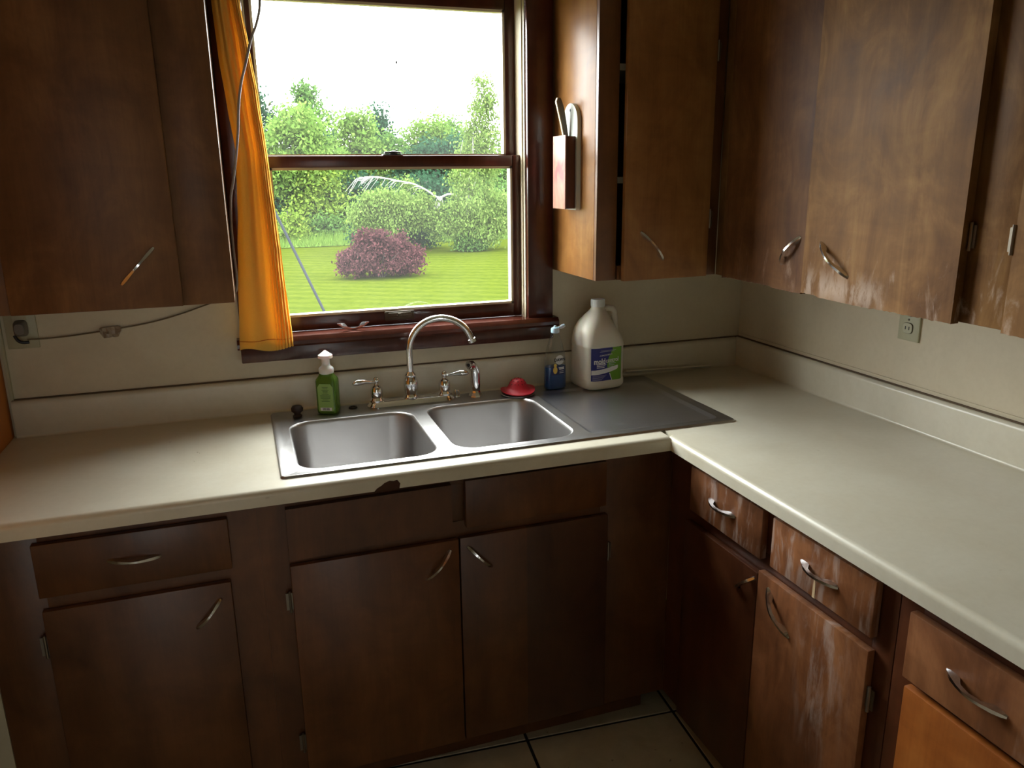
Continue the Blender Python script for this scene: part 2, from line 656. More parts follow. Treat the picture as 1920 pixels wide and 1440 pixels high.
def text_mb(s, size, frame, shear=0.0, depth=0.0003, align='CENTER', bold=0.0, sx=1.0):
    cu = bpy.data.curves.new('lettering', 'FONT')
    cu.body = s
    cu.size = size
    cu.shear = shear
    cu.align_x = align
    cu.align_y = 'CENTER'
    cu.extrude = depth
    cu.offset = bold
    cu.resolution_u = 3
    o = bpy.data.objects.new('lettering', cu)
    COL.objects.link(o)
    dg = bpy.context.evaluated_depsgraph_get()
    me = o.evaluated_get(dg).to_mesh()
    vs = [frame(p.co.x * sx, p.co.y, p.co.z) for p in me.vertices]
    fs = [list(p.vertices) for p in me.polygons]
    o.evaluated_get(dg).to_mesh_clear()
    bpy.data.objects.remove(o)
    bpy.data.curves.remove(cu)
    mb = MB()
    mb.add(vs, fs)
    return mb


# ================================================================== THE ROOM
XL = -2.31            # left wall plane
CZ = 2.44             # ceiling


def struct(name, mb, mat, smooth=None, parent=None):
    o = obj(name, mb, mat, parent, smooth)
    if not parent:
        o['kind'] = 'structure'
    return o


OX0, OX1, OZ0, OZ1 = -1.635, -0.797, 1.12, 2.16    # hole in the window wall
mb = MB()
mb.box(-4.4, OX0, 0, 0.14, 0, CZ)
mb.box(OX1, 0.14, 0, 0.14, 0, CZ)
mb.box(OX0, OX1, 0, 0.14, 0, OZ0)
mb.box(OX0, OX1, 0, 0.14, OZ1, CZ)
wall_back = struct('wall_back', mb, WALL)
wall_right = struct('wall_right', MB().box(0, 0.14, RY - 0.14, 0, 0, CZ), WALL)
mb = MB()
mb.box(-4.54, RW[0], RY - 0.14, RY, 0, CZ)
mb.box(RW[1], 0.0, RY - 0.14, RY, 0, CZ)
mb.box(RW[0], RW[1], RY - 0.14, RY, 0, RW[2])
mb.box(RW[0], RW[1], RY - 0.14, RY, RW[3], CZ)
struct('wall_rear', mb, PAINT)
struct('wall_far_left', MB().box(-4.54, -4.4, RY, 0, 0, CZ), PAINT)
wl = struct('wall_left', MB().box(XL - 0.1, XL, -1.35, 0, 0, CZ), ORANGE)
obj('wainscot', MB().box(XL - 0.002, XL + 0.008, -1.35, -0.60, 0, 0.86), PAINT, wl, label='plain beige lower wall board')
obj('end_filler', MB().box(XL + 0.0005, -2.2655, -0.600, -0.585, 0, 0.874), PAINT, wl, label='narrow beige filler board beside the base cabinet')
obj('panel_edge_strip', MB().box(-2.302, -2.294, -0.012, 0.0, 1.018, 1.30), IVORY, wall_back, label='pale edge strip of the wall panel')
struct('ceiling', MB().box(-4.54, 0.14, RY - 0.14, 0.14, CZ, CZ + 0.1), CEIL)

# floor: grout bed with one object per tile
floor = struct('floor', MB().box(-4.4, 0.0, RY, 0.0, -0.05, -0.003), GROUT)
TS, GR = 0.462, 0.009
a = math.radians(-3.9)
ca, sa = math.cos(a), math.sin(a)
tile_me = None
for i in range(-9, 5):
    for j in range(-11, 4):
        # a grout crossing lies at (-0.562, -0.580)
        u, w = (i + 0.5) * TS, (j + 0.5) * TS
        cx = -0.562 + u * ca - w * sa
        cy = -0.580 + u * sa + w * ca
        if not (-4.15 < cx < -0.25 and RY + 0.25 < cy < -0.25):
            continue
        if tile_me is None:
            t0 = obj('tile', MB().box(-TS / 2 + GR / 2, TS / 2 - GR / 2, -TS / 2 + GR / 2, TS / 2 - GR / 2, -0.008, 0.0, 0.0015), TILE, floor)
            tile_me = t0.data
            o = t0
        else:
            o = bpy.data.objects.new('tile', tile_me)
            COL.objects.link(o)
            o.parent = floor
        o.location = (cx, cy, 0)
        o.rotation_euler = (0, 0, a)

# ================================================================== THE WINDOW
JL, JR = -1.615, -0.817
win = thing('window_1', 'double hung window with dark mahogany trim above the sink', 'window', (-1.216, 0, 1.14), kind='structure')
obj('casing', MB().box(JR, -0.732, -0.020, -0.0005, 1.14, 2.20, 0.003), W_CAS, win, 40)
obj('casing', MB().box(-1.700, JL, -0.020, -0.0005, 1.14, 2.20, 0.003), W_CAS, win, 40)
obj('head_casing', MB().box(-1.700, -0.732, -0.022, -0.0005, 2.135, 2.23, 0.003), W_CAS, win, 40)
mb = MB()
mb.prism([(-0.046, 1.136), (-0.050, 1.130), (-0.050, 1.120), (-0.046, 1.114), (0.035, 1.114), (0.035, 1.142), (-0.040, 1.142)],
         -1.712, -0.722, lambda p, q, d: (d, p, q))
obj('stool', mb, W_CAS, win, 30, label='dark window stool board')
obj('apron', MB().box(-1.704, -0.733, -0.028, -0.0005, 1.070, 1.114, 0.003), W_CAS, win, 40)
# jambs with pale balance tracks
for s, x in ((1, JR), (-1, JL)):
    obj('jamb', MB().box(x, x + s * 0.02, 0.0, 0.14, 1.12, 2.16), W_CAS, win)
    mb = MB()
    mb.box(x - s * 0.0005, x - s * 0.003, -0.002, 0.138, 1.142, 2.14)
    mb.box(x - s * 0.003, x - s * 0.007, 0.012, 0.018, 1.142, 2.14)
    obj('balance_track', mb, TRACK, win, label='pale vinyl balance track')
obj('head_jamb', MB().box(JL, JR, 0.0, 0.14, 2.14, 2.16), W_CAS, win)
obj('outer_sill', MB().box(OX0, OX1, 0.035, 0.19, 1.10, 1.140), W_CAS, win)


def sash(name, x0, x1, z0, z1, y0, y1, gx0, gx1, gz0, gz1):
    s = obj(name, MB().box(x0, gx0, y0, y1, z0, z1, 0.002).box(gx1, x1, y0, y1, z0, z1, 0.002), W_CAS, win, 40)
    obj('rail', MB().box(gx0, gx1, y0, y1, z0, gz0, 0.002), W_CAS, s, 40)
    obj('rail', MB().box(gx0, gx1, y0, y1, gz1, z1, 0.002), W_CAS, s, 40)
    yc = (y0 + y1) / 2
    obj('pane', MB().box(gx0 - 0.004, gx1 + 0.004, yc - 0.0015, yc + 0.0015, gz0 - 0.004, gz1 + 0.004), GLASS, s)
    m = MB()
    e = 0.007
    m.box(gx0, gx1, y0 + 0.003, y1 - 0.003, gz0, gz0 + e)
    m.box(gx0, gx1, y0 + 0.003, y1 - 0.003, gz1 - e, gz1)
    m.box(gx0, gx0 + e, y0 + 0.003, y1 - 0.003, gz0, gz1)
    m.box(gx1 - e, gx1, y0 + 0.003, y1 - 0.003, gz0, gz1)
    obj('glazing_bead', m, TRACK, s, label='pale glazing bead')
    return s


lower = sash('lower_sash', -1.612, -0.820, 1.142, 1.650, 0.040, 0.075, -1.578, -0.846, 1.184, 1.617)
upper = sash('upper_sash', -1.612, -0.820, 1.615, 2.138, 0.080, 0.112, -1.592, -0.852, 1.648, 2.074)
mb = MB()
mb.box(-1.272, -1.180, 0.034, 0.0405, 1.156, 1.184, 0.002)
mb.box(-1.262, -1.190, 0.030, 0.036, 1.164, 1.180, 0.002)
mb.box(-1.232, -1.222, 0.026, 0.036, 1.170, 1.178, 0.001)
obj('sash_lift', mb, BRASS, lower, 40, label='dark bronze sash lift plate')
mb = MB()
mb.box(-1.250, -1.190, 0.044, 0.074, 1.6505, 1.654, 0.001)
mb.lathe([(0.013, 1.654), (0.012, 1.662), (0.0, 1.664)], (-1.216, 0.058, 0), 14)
mb.box(-1.245, -1.195, 0.048, 0.058, 1.655, 1.661, 0.002)
obj('sash_lock', mb, BLACK, lower, 40, label='black sash lock')
# small things on the glass
mb = MB()
mb.lathe([(0.0, 0.006), (0.010, 0.004), (0.022, 0.001), (0.024, 0.0), (0.0, 0.0)], (-1.553, 0.0945, 1.796), 20, axis=Matrix.Rotation(PI / 2, 3, 'X'))
tag(obj('suction_cup', mb, clear_plastic('milky_suction_cup', (0.9, 0.93, 0.92, 1)), None, 40), 'clear round suction cup on the upper glass beside the curtain', 'suction cup')
mb = MB()
mb.lathe([(0, -0.005), (0.0022, -0.003), (0.003, 0), (0.002, 0.004), (0, 0.005)], (-1.188, 0.0915, 1.916), 8)
tag(obj('fly', mb, INK, None, 60), 'tiny dark fly resting on the upper window glass', 'insect')

# unseen slit window added behind the camera, sized for fill on fronts and floor
w2 = thing('rear_fill_window', 'unseen narrow fill-light window added in the rear wall', 'window', ((RW[0] + RW[1]) / 2, RY, RW[2]), kind='structure')
mb = MB()
x0, x1, z0, z1 = RW
mb.box(x0 - 0.08, x0, RY, RY + 0.02, z0 - 0.08, z1 + 0.08).box(x1, x1 + 0.08, RY, RY + 0.02, z0 - 0.08, z1 + 0.08)
mb.box(x0, x1, RY, RY + 0.02, z1, z1 + 0.08).box(x0, x1, RY, RY + 0.02, z0 - 0.08, z0)
mb.box(x0, x1, RY - 0.09, RY - 0.05, (z0 + z1) / 2 - 0.02, (z0 + z1) / 2 + 0.02)
obj('window_frame', mb, CEIL, w2)
obj('pane', MB().box(x0, x1, RY - 0.072, RY - 0.068, z0, z1), GLASS, w2)

# ================================================================== PULLS AND HINGES
_prof_o = [(0, 0.0015), (0.06, 0.0062), (0.16, 0.0125), (0.3, 0.0185), (0.42, 0.0218), (0.5, 0.0225), (0.58, 0.0218), (0.7, 0.0185), (0.84, 0.0125), (0.94, 0.0062), (1, 0.0015)]
_prof_i = [(0, 0.0), (0.06, 0.0), (0.16, 0.0), (0.23, 0.0005), (0.33, 0.0125), (0.5, 0.0165), (0.67, 0.0125), (0.77, 0.0005), (0.84, 0.0), (0.94, 0.0), (1, 0.0)]
_wid = [0.0035, 0.0055, 0.0062, 0.0050, 0.0042, 0.0042, 0.0042, 0.0050, 0.0062, 0.0055, 0.0035]
_s = [p[0] for p in _prof_o]


def pull_mb(p0, p1, normal):
    """bow pull between two surface points"""
    p0, p1, n = Vector(p0), Vector(p1), Vector(normal).normalized()
    L = p1 - p0
    side = L.normalized().cross(n)
    mb = MB()
    vs, fs = [], []
    for i in range(len(_s)):
        b = p0 + L * _s[i]
        bi = p0 + L * _prof_i[i][0]
        h = _prof_o[i][1]
        hi = _prof_i[i][1]
        w = _wid[i]
        vs += [b + side * w * 0.55 + n * h, b - side * w * 0.55 + n * h, bi - side * w + n * hi, bi + side * w + n * hi]
    for i in range(len(_s) - 1):
        for k in range(4):
            k2 = (k + 1) % 4
            fs.append([4 * i + k, 4 * i + k2, 4 * i + 4 + k2, 4 * i + 4 + k])
    fs.append([3, 2, 1, 0])
    q = 4 * (len(_s) - 1)
    fs.append([q, q + 1, q + 2, q + 3])
    mb.add(vs, fs)
    return mb


def pull(door, p0, p1, normal):
    return obj('handle', pull_mb(p0, p1, normal), PULL, door, 50, label='chrome bow pull')


def hinge(door, c, normal, h=0.055):
    n = Vector(normal)
    mb = MB()
    c = Vector(c)
    mb.tube([c + Vector((0, 0, -h / 2)), c + Vector((0, 0, -h / 6)), c + Vector((0, 0, h / 6)), c + Vector((0, 0, h / 2))], 0.0032, 8)
    s = Vector((0, 0, 1)).cross(n).normalized()
    a = c - n * 0.003
    for sg in (-1, 1):
        q = a + s * sg * 0.0055
        wx, wy = (0.004, 0.001) if abs(n.y) > 0.5 else (0.001, 0.004)
        mb.box(q.x - wx, q.x + wx, q.y - wy, q.y + wy, q.z - h * 0.4, q.z + h * 0.4)
    return obj('hinge', mb, HINGE, door, 40, label='steel hinge')


def door_y(parent, x0, x1, z0, z1, yf, th, mat, name='door'):
    return obj(name, MB().box(x0, x1, yf, yf + th, z0, z1, 0.0025), mat, parent, 40)


def door_x(parent, y0, y1, z0, z1, xf, th, mat, name='door'):
    return obj(name, MB().box(xf, xf + th, y0, y1, z0, z1, 0.0025), mat, parent, 40)


# ================================================================== UPPER CABINETS
UB, UT = 1.293, 2.16
# --- left of the window
c1 = thing('upper_cabinet', 'dark upper cabinet left of the window with orange curtain beside it', 'cabinet', (-2.0, -0.165, UB), group='upper wall cabinets')
mb = MB()
mb.box(-1.716, -1.702, -0.312, -0.0005, UB, UT)
mb.box(-2.305, -2.290, -0.312, -0.0005, UB, UT)
mb.box(-2.290, -1.716, -0.312, -0.0005, UB + 0.02, UB + 0.035)
mb.box(-2.290, -1.716, -0.312, -0.0005, UT - 0.015, UT)
mb.box(-2.290, -1.716, -0.010, -0.0005, UB + 0.035, UT - 0.015)
mb.box(-2.290, -1.716, -0.30, -0.010, 1.70, 1.715)
obj('carcass', mb, W_UP, c1)
mb = MB()
mb.box(-1.830, -1.702, -0.330, -0.312, UB, UT, 0.0015)
mb.box(-2.305, -2.175, -0.330, -0.312, UB, UT, 0.0015)
mb.box(-2.175, -1.830, -0.330, -0.312, UB, UB + 0.045)
mb.box(-2.175, -1.830, -0.330, -0.312, UT - 0.06, UT)
obj('face_frame', mb, W_UP, c1, 40)
d = door_y(c1, -2.182, -1.819, UB + 0.001, UT - 0.03, -0.3485, 0.0175, W_UP)
pull(d, (-1.868, -0.3485, 1.436), (-1.947, -0.3485, 1.352), (0, -1, 0))
hinge(d, (-2.186, -0.345, 1.475), (0, -1, 0))
hinge(d, (-2.186, -0.345, 1.97), (0, -1, 0))

# --- between window and corner
c2 = thing('upper_cabinet', 'narrow golden upper cabinet between the window and the corner', 'cabinet', (-0.53, -0.165, UB), group='upper wall cabinets')
obj('side_panel', MB().box(-0.7265, -0.712, -0.313, -0.0005, UB, UT, 0.001), W_SIDE, c2, 40, label='sunlit golden birch side panel')
mb = MB()
mb.box(-0.345, -0.332, -0.312, -0.0005, UB, UT)
mb.box(-0.712, -0.345, -0.312, -0.0005, UB + 0.004, UB + 0.018)
mb.box(-0.712, -0.345, -0.312, -0.0005, UT - 0.015, UT)
mb.box(-0.712, -0.345, -0.010, -0.0005, UB + 0.018, UT - 0.015)
obj('carcass', mb, W_DK, c2)
for z in (1.563, 1.862):
    obj('shelf', MB().box(-0.712, -0.345, -0.308, -0.010, z, z + 0.017), PAINT, c2, label='pale shelf board')
mb = MB()
mb.box(-0.7265, -0.664, -0.331, -0.3135, UB, UT, 0.0015)
mb.box(-0.372, -0.332, -0.331, -0.3135, UB, UT, 0.0015)
mb.box(-0.664, -0.372, -0.331, -0.3135, UT - 0.06, UT)
mb.box(-0.660, -0.372, -0.331, -0.3135, UB, UB + 0.04)
obj('face_frame', mb, W_DK, c2, 40)
# door stands slightly ajar, hinged on the right
mb = MB().box(-0.655, -0.374, -0.350, -0.3335, UB - 0.001, UT - 0.03, 0.0025)
mb.xf(Matrix.Translation((-0.374, -0.3335, 0)) @ Matrix.Rotation(math.radians(2.2), 4, 'Z') @ Matrix.Translation((0.374, 0.3335, 0)))
d = obj('door', mb, W_UPK, c2, 40)
pull(d, (-0.602, -0.3592, 1.430), (-0.524, -0.3562, 1.347), (0.04, -1, 0))
hinge(d, (-0.371, -0.349, 1.459), (0, -1, 0))
hinge(d, (-0.371, -0.349, 1.916), (0, -1, 0))

# --- along the right wall
c3 = thing('upper_cabinet', 'long golden upper cabinet on the right wall with water stained lower edge', 'cabinet', (-0.165, -1.2, UB), group='upper wall cabinets')
mb = MB()
mb.box(-0.312, -0.0005, -2.10, -2.085, UB, UT)
mb.box(-0.312, -0.0005, -0.3515, -0.3325, UB + 0.004, UT)
mb.box(-0.312, -0.0005, -2.085, -0.3515, UB + 0.004, UB + 0.018)
mb.box(-0.312, -0.0005, -2.085, -0.3515, UT - 0.015, UT)
mb.box(-0.010, -0.0005, -2.085, -0.3515, UB + 0.018, UT - 0.015)
obj('carcass', mb, W_UP, c3)
mb = MB()
mb.box(-0.330, -0.312, -0.44, -0.3315, UB, UT)
mb.box(-0.330, -0.312, -1.312, -1.19, UB, UT, 0.0015)
mb.box(-0.330, -0.312, -2.10, -1.80, UB, UT, 0.0015)
mb.box(-0.330, -0.312, -1.19, -0.44, UB, UB + 0.04)
mb.box(-0.330, -0.312, -1.80, -1.312, UB, UB + 0.04)
mb.box(-0.330, -0.312, -1.80, -0.44, UT - 0.06, UT)
obj('face_frame', mb, W_UPR, c3, 40)


def ragged_door(y0, y1, z0, z1, xf, th, seed, chips):
    """plywood door whose lower edge is frayed"""
    rnd = random.Random(seed)
    n = 60
    pts = []
    for i in range(n + 1):
        y = y0 + (y1 - y0) * i / n
        dz = rnd.uniform(-0.0012, 0.0012)
        for a, b, h in chips:
            if a <= y <= b:
                dz += h
        pts.append((y, z0 + dz))
    pts += [(y1, z1), (y0, z1)]
    return MB().prism(pts, xf, xf + th, lambda p, q, d: (d, p, q))


d = obj('door', ragged_door(-0.7405, -0.392, UB - 0.003, UT - 0.03, -0.3488, 0.0175, 3, [(-0.62, -0.392, 0.004)]), W_UPD, c3, 40)
pull(d, (-0.3488, -0.724, 1.432), (-0.3488, -0.655, 1.355), (-1, 0, 0))
d = obj('door', ragged_door(-1.195, -0.7435, UB - 0.003, UT - 0.03, -0.3512, 0.020, 5, [(-0.80, -0.7435, 0.0035), (-0.98, -0.88, -0.002)]), W_UPR, c3, 40)
pull(d, (-0.3512, -0.800, 1.424), (-0.3512, -0.902, 1.348), (-1, 0, 0))
hinge(d, (-0.337, -1.201, 1.462), (-1, 0, 0))
hinge(d, (-0.337, -1.201, 1.97), (-1, 0, 0))
d = obj('door', ragged_door(-1.81, -1.304, UB - 0.002, UT - 0.03, -0.3488, 0.0175, 8, []), W_UPR, c3, 40)
hinge(d, (-0.349, -1.3005, 1.463), (-1, 0, 0))

# soffit above the uppers
mb = MB()
mb.box(-2.31, -1.702, -0.331, -0.0005, UT + 0.001, CZ)
mb.box(-0.7265, -0.0005, -0.331, -0.0005, UT + 0.001, CZ)
mb.box(-0.331, -0.0005, -2.10, -0.331, UT + 0.001, CZ)
struct('trim_1', mb, PAINT)

# ================================================================== COUNTERTOP
ZT, ZB = 0.914, 0.877
D1, D2 = 0.649, 0.649
ct = thing('countertop', 'cream laminate L-shaped countertop with worn nosing and low backsplash', 'countertop', (-0.3, -0.3, ZB))


def nosing(front, back):
    """section (depth, z) with a rounded front edge"""
    p = [(back, ZB + 0.012), (back, ZT)]
    for k in range(9):
        a = PI / 2 * k / 8
        p.append((front - 0.014 + 0.014 * math.sin(a), ZT - 0.014 + 0.014 * math.cos(a)))
    p += [(front, ZB), (front - 0.02, ZB), (front - 0.02, ZB + 0.012)]
    return p


mb = MB()
sec = nosing(D1, 0.578)
mb.prism(sec, -2.309, -D2 + 0.0, lambda p, q, d: (d, -p, q))
mb.box(-2.309, -1.628, -0.578, -0.001, ZB + 0.012, ZT)
mb.box(-1.628, -D2, -0.062, -0.001, ZB + 0.012, ZT)
obj('sink_run_slab', mb, LAM, ct, 50)
mb = MB()
mb.prism(nosing(D2, 0.420), -2.2, -D1 + 0.016, lambda p, q, d: (-p, d, q))
mb.box(-0.42, -0.001, -2.2, -0.578, ZB + 0.012, ZT)
mb.box(-0.42, -0.001, -0.578, -0.001, ZB + 0.012, ZT)
mb.box(-0.66, -0.42, -0.062, -0.001, ZB + 0.012, ZT)
mb.box(-0.635, -0.42, -0.634, -0.5781, ZB + 0.0121, ZT - 0.0001)
obj('side_run_slab', mb, LAM, ct, 50)
# chipped laminate on the front edge: brown core showing
mb = MB()
ch = [(-1.436, 0.8755), (-1.428, 0.884), (-1.418, 0.889), (-1.410, 0.895), (-1.398, 0.899), (-1.388, 0.897), (-1.380, 0.899), (-1.373, 0.889), (-1.376, 0.8755)]
mb.prism(ch, -D1 - 0.0006, -D1 + 0.004, lambda p, q, d: (p, d, q))
obj('chip', mb, CHIPCORE, ct, label='brown chip in the front edge laminate')


def bsplash(h, th):
    p = [(0.004, ZT), (0.004, h - 0.002)]
    for k in range(7):
        a = PI / 2 * k / 6
        p.append((th - 0.012 + 0.012 * math.sin(a), h - 0.012 + 0.012 * math.cos(a)))
    p += [(th, ZT + 0.006)]
    for k in range(4):
        a = PI / 2 * k / 3
        p.append((th + 0.006 - 0.006 * math.cos(a), ZT + 0.006 - 0.006 * math.sin(a)))
    p += [(th + 0.006, ZT)]
    return p


BSH = 1.016
mb = MB().prism(bsplash(BSH, 0.020), -2.300, -0.0205, lambda p, q, d: (d, -p, q))
obj('backsplash', mb, LAM, ct, 40)
mb = MB().prism(bsplash(BSH, 0.020), -2.2, -0.004, lambda p, q, d: (-p, d, q))
obj('backsplash', mb, LAM, ct, 40)
mb = MB()
mb.box(-2.30, -0.001, -0.006, -0.0006, BSH - 0.02, BSH + 0.003)
mb.box(-0.006, -0.0006, -2.2, -0.006, BSH - 0.02, BSH + 0.003)
obj('caulk_gap', mb, DARKGAP, ct, label='dark open caulk gap behind the backsplash')
mb = MB()
mb.box(-0.0035, -0.0006, -2.2, -0.004, BSH + 0.010, BSH + 0.014)
obj('wall_bead', mb, WALL, wall_right)

# ================================================================== BASE CABINETS
FY, DYF = -0.597, -0.6155       # face frame and door fronts of the sink run
FX, DXF = -0.611, -0.6295       # ... of the side run
BT = ZB - 0.002


def carcass_y(parent, x0, x1, mat):
    mb = MB()
    mb.box(x0, x0 + 0.015, FY + 0.019, -0.02, 0.10, BT)
    mb.box(x1 - 0.015, x1, FY + 0.019, -0.02, 0.10, BT)
    mb.box(x0 + 0.015, x1 - 0.015, FY + 0.019, -0.02, 0.10, 0.115)
    mb.box(x0 + 0.015, x1 - 0.015, -0.03, -0.02, 0.115, BT)
    obj('carcass', mb, mat, parent)
    obj('toe_kick', MB().box(x0, x1, -0.520, -0.500, 0.0, 0.0995), mat, parent)


b1 = thing('base_cabinet', 'dark base cabinet with one drawer at the far left under the counter', 'cabinet', (-1.98, -0.31, 0), group='base cabinets')
carcass_y(b1, -2.265, -1.701, W_DK)
mb = MB()
mb.box(-2.265, -2.145, FY, FY + 0.018, 0.10, BT, 0.001)
mb.box(-1.775, -1.6996, FY, FY + 0.018, 0.10, BT)
mb.box(-2.145, -1.775, FY, FY + 0.018, 0.84, BT)
mb.box(-2.145, -1.775, FY, FY + 0.018, 0.685, 0.725)
mb.box(-2.145, -1.775, FY, FY + 0.018, 0.10, 0.13)
obj('face_frame', mb, W_DK, b1, 40)
d = door_y(b1, -2.156, -1.764, 0.722, 0.846, DYF, 0.0175, W_DK, 'drawer')
pull(d, (-2.016, DYF, 0.787), (-1.907, DYF, 0.781), (0, -1, 0))
d = door_y(b1, -2.156, -1.771, 0.107, 0.690, DYF, 0.0175, W_DK)
pull(d, (-1.795, DYF, 0.654), (-1.855, DYF, 0.586), (0, -1, 0))
hinge(d, (-2.161, DYF + 0.004, 0.605), (0, -1, 0))
hinge(d, (-2.161, DYF + 0.004, 0.20), (0, -1, 0))

b2 = thing('base_cabinet', 'dark two-door sink base cabinet below the stainless sink', 'cabinet', (-1.17, -0.31, 0), group='base cabinets')
carcass_y(b2, -1.699, -0.640, W_DK)
mb = MB()
mb.box(-1.6994, -1.626, FY, FY + 0.018, 0.10, BT)
mb.box(-1.250, -1.196, FY, FY + 0.018, 0.7455, 0.8445, 0.001)
mb.box(-0.827, -0.611, FY, FY + 0.018, 0.10, BT, 0.001)
mb.box(-1.626, -0.827, FY, FY + 0.018, 0.845, BT)
mb.box(-1.626, -0.827, FY, FY + 0.018, 0.69, 0.745)
mb.box(-1.626, -0.827, FY, FY + 0.018, 0.10, 0.13)
obj('face_frame', mb, W_DK, b2, 40)
obj('drawer', MB().prism([(-1.637, 0.716), (-1.241, 0.734), (-1.241, 0.852), (-1.637, 0.848)], DYF, DYF + 0.0175, lambda p, q, d: (p, d, q)), W_DK, b2)
door_y(b2, -1.206, -0.817, 0.731, 0.858, DYF, 0.0175, W_DK, 'drawer')
d = door_y(b2, -1.638, -1.2265, 0.107, 0.703, DYF, 0.0175, W_DK)
pull(d, (-1.248, DYF, 0.678), (-1.314, DYF, 0.607), (0, -1, 0))
hinge(d, (-1.644, DYF + 0.004, 0.610), (0, -1, 0))
hinge(d, (-1.644, DYF + 0.004, 0.213), (0, -1, 0))
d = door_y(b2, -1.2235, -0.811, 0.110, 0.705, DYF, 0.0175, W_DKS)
pull(d, (-1.205, DYF, 0.681), (-1.140, DYF, 0.611), (0, -1, 0))
hinge(d, (-0.807, DYF + 0.004, 0.595), (0, -1, 0))


def carcass_x(parent, y0, y1, mat):
    mb = MB()
    mb.box(FX + 0.019, -0.02, y0, y0 + 0.015, 0.10, BT)
    mb.box(FX + 0.019, -0.02, y1 - 0.015, y1, 0.10, BT)
    mb.box(FX + 0.019, -0.02, y0 + 0.015, y1 - 0.015, 0.10, 0.115)
    mb.box(-0.03, -0.02, y0 + 0.015, y1 - 0.015, 0.115, BT)
    obj('carcass', mb, mat, parent)
    obj('toe_kick', MB().box(-0.535, -0.515, y0, y1, 0.0, 0.0995), mat, parent)


b3 = thing('base_cabinet', 'red-brown base cabinet with two small drawers beside the inside corner', 'cabinet', (-0.31, -1.0, 0), group='base cabinets')
carcass_x(b3, -1.398, -0.62, W_RED)
mb = MB()
mb.box(FX, FX + 0.018, -0.715, -0.5972, 0.10, BT)
mb.box(FX, FX + 0.018, -1.068, -1.010, 0.7505, 0.8495, 0.001)
mb.box(FX, FX + 0.018, -1.398, -1.346, 0.10, BT, 0.001)
mb.box(FX, FX + 0.018, -1.346, -0.715, 0.85, BT)
mb.box(FX, FX + 0.018, -1.346, -0.715, 0.695, 0.75)
mb.box(FX, FX + 0.018, -1.346, -0.715, 0.10, 0.13)
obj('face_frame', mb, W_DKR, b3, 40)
d = door_x(b3, -1.021, -0.722, 0.737, 0.858, DXF, 0.0175, W_RED, 'drawer')
pull(d, (DXF, -0.808, 0.801), (DXF, -0.921, 0.798), (-1, 0, 0))
d = door_x(b3, -1.358, -1.056, 0.739, 0.857, DXF, 0.0175, W_RED, 'drawer')
pull(d, (DXF, -1.154, 0.801), (DXF, -1.266, 0.795), (-1, 0, 0))
obj('crack', MB().prism([(-1.196, 0.739), (-1.204, 0.739), (-1.203, 0.772), (-1.200, 0.789), (-1.197, 0.770)], DXF - 0.0004, DXF + 0.002, lambda p, q, dd: (dd, p, q)),
    plain('bare_split_wood', srgb(206, 180, 140), 0.8), d, label='bare pale split in the drawer front')
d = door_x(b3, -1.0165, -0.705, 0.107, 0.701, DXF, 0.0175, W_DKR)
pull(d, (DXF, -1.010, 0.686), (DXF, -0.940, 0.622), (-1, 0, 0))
d = door_x(b3, -1.357, -1.0195, 0.107, 0.711, DXF, 0.0175, W_RED)
pull(d, (DXF, -1.056, 0.686), (DXF, -1.138, 0.606), (-1, 0, 0))
hinge(d, (DXF + 0.004, -1.367, 0.613), (-1, 0, 0))
hinge(d, (DXF + 0.004, -1.367, 0.20), (-1, 0, 0))

b4 = thing('base_cabinet', 'orange-brown base cabinet at the right edge with a wide drawer', 'cabinet', (-0.31, -1.8, 0), group='base cabinets')
carcass_x(b4, -2.19, -1.400, W_RED)
mb = MB()
mb.box(FX, FX + 0.018, -1.450, -1.400, 0.10, BT, 0.001)
mb.box(FX, FX + 0.018, -2.19, -2.02, 0.10, BT, 0.001)
mb.box(FX, FX + 0.018, -2.02, -1.450, 0.83, BT)
mb.box(FX, FX + 0.018, -2.02, -1.450, 0.69, 0.72)
mb.box(FX, FX + 0.018, -2.02, -1.450, 0.10, 0.13)
obj('face_frame', mb, W_DKR, b4, 40)
d = door_x(b4, -2.04, -1.437, 0.712, 0.842, DXF, 0.0175, W_RED, 'drawer')
pull(d, (DXF, -1.523, 0.781), (DXF, -1.637, 0.771), (-1, 0, 0))
W_ORG = wood('orange_brown_stained_birch', srgb(178, 110, 48), srgb(156, 88, 34), srgb(124, 66, 26), 0.4)
door_x(b4, -2.04, -1.444, 0.107, 0.698, DXF, 0.0175, W_ORG)

# ================================================================== SINK
SZ = 0.9175
SX0, SX1, SY0, SY1 = -1.640, -0.408, -0.592, -0.045
sk = thing('kitchen_sink', 'stainless steel double bowl sink with drainboard on the right set in the counter', 'sink', ((SX0 + SX1) / 2, -0.32, ZT))


def rrect(x0, x1, y0, y1, r, n=6):
    p = []
    for cx, cy, a0 in ((x1 - r, y1 - r, 0), (x0 + r, y1 - r, PI / 2), (x0 + r, y0 + r, PI), (x1 - r, y0 + r, 1.5 * PI)):
        for k in range(n + 1):
            a = a0 + PI / 2 * k / n
            p.append((cx + r * math.cos(a), cy + r * math.sin(a)))
    return p


def ring_faces(k0, k1, n):
    return [[k0 + i, k0 + (i + 1) % n, k1 + (i + 1) % n, k1 + i] for i in range(n)]


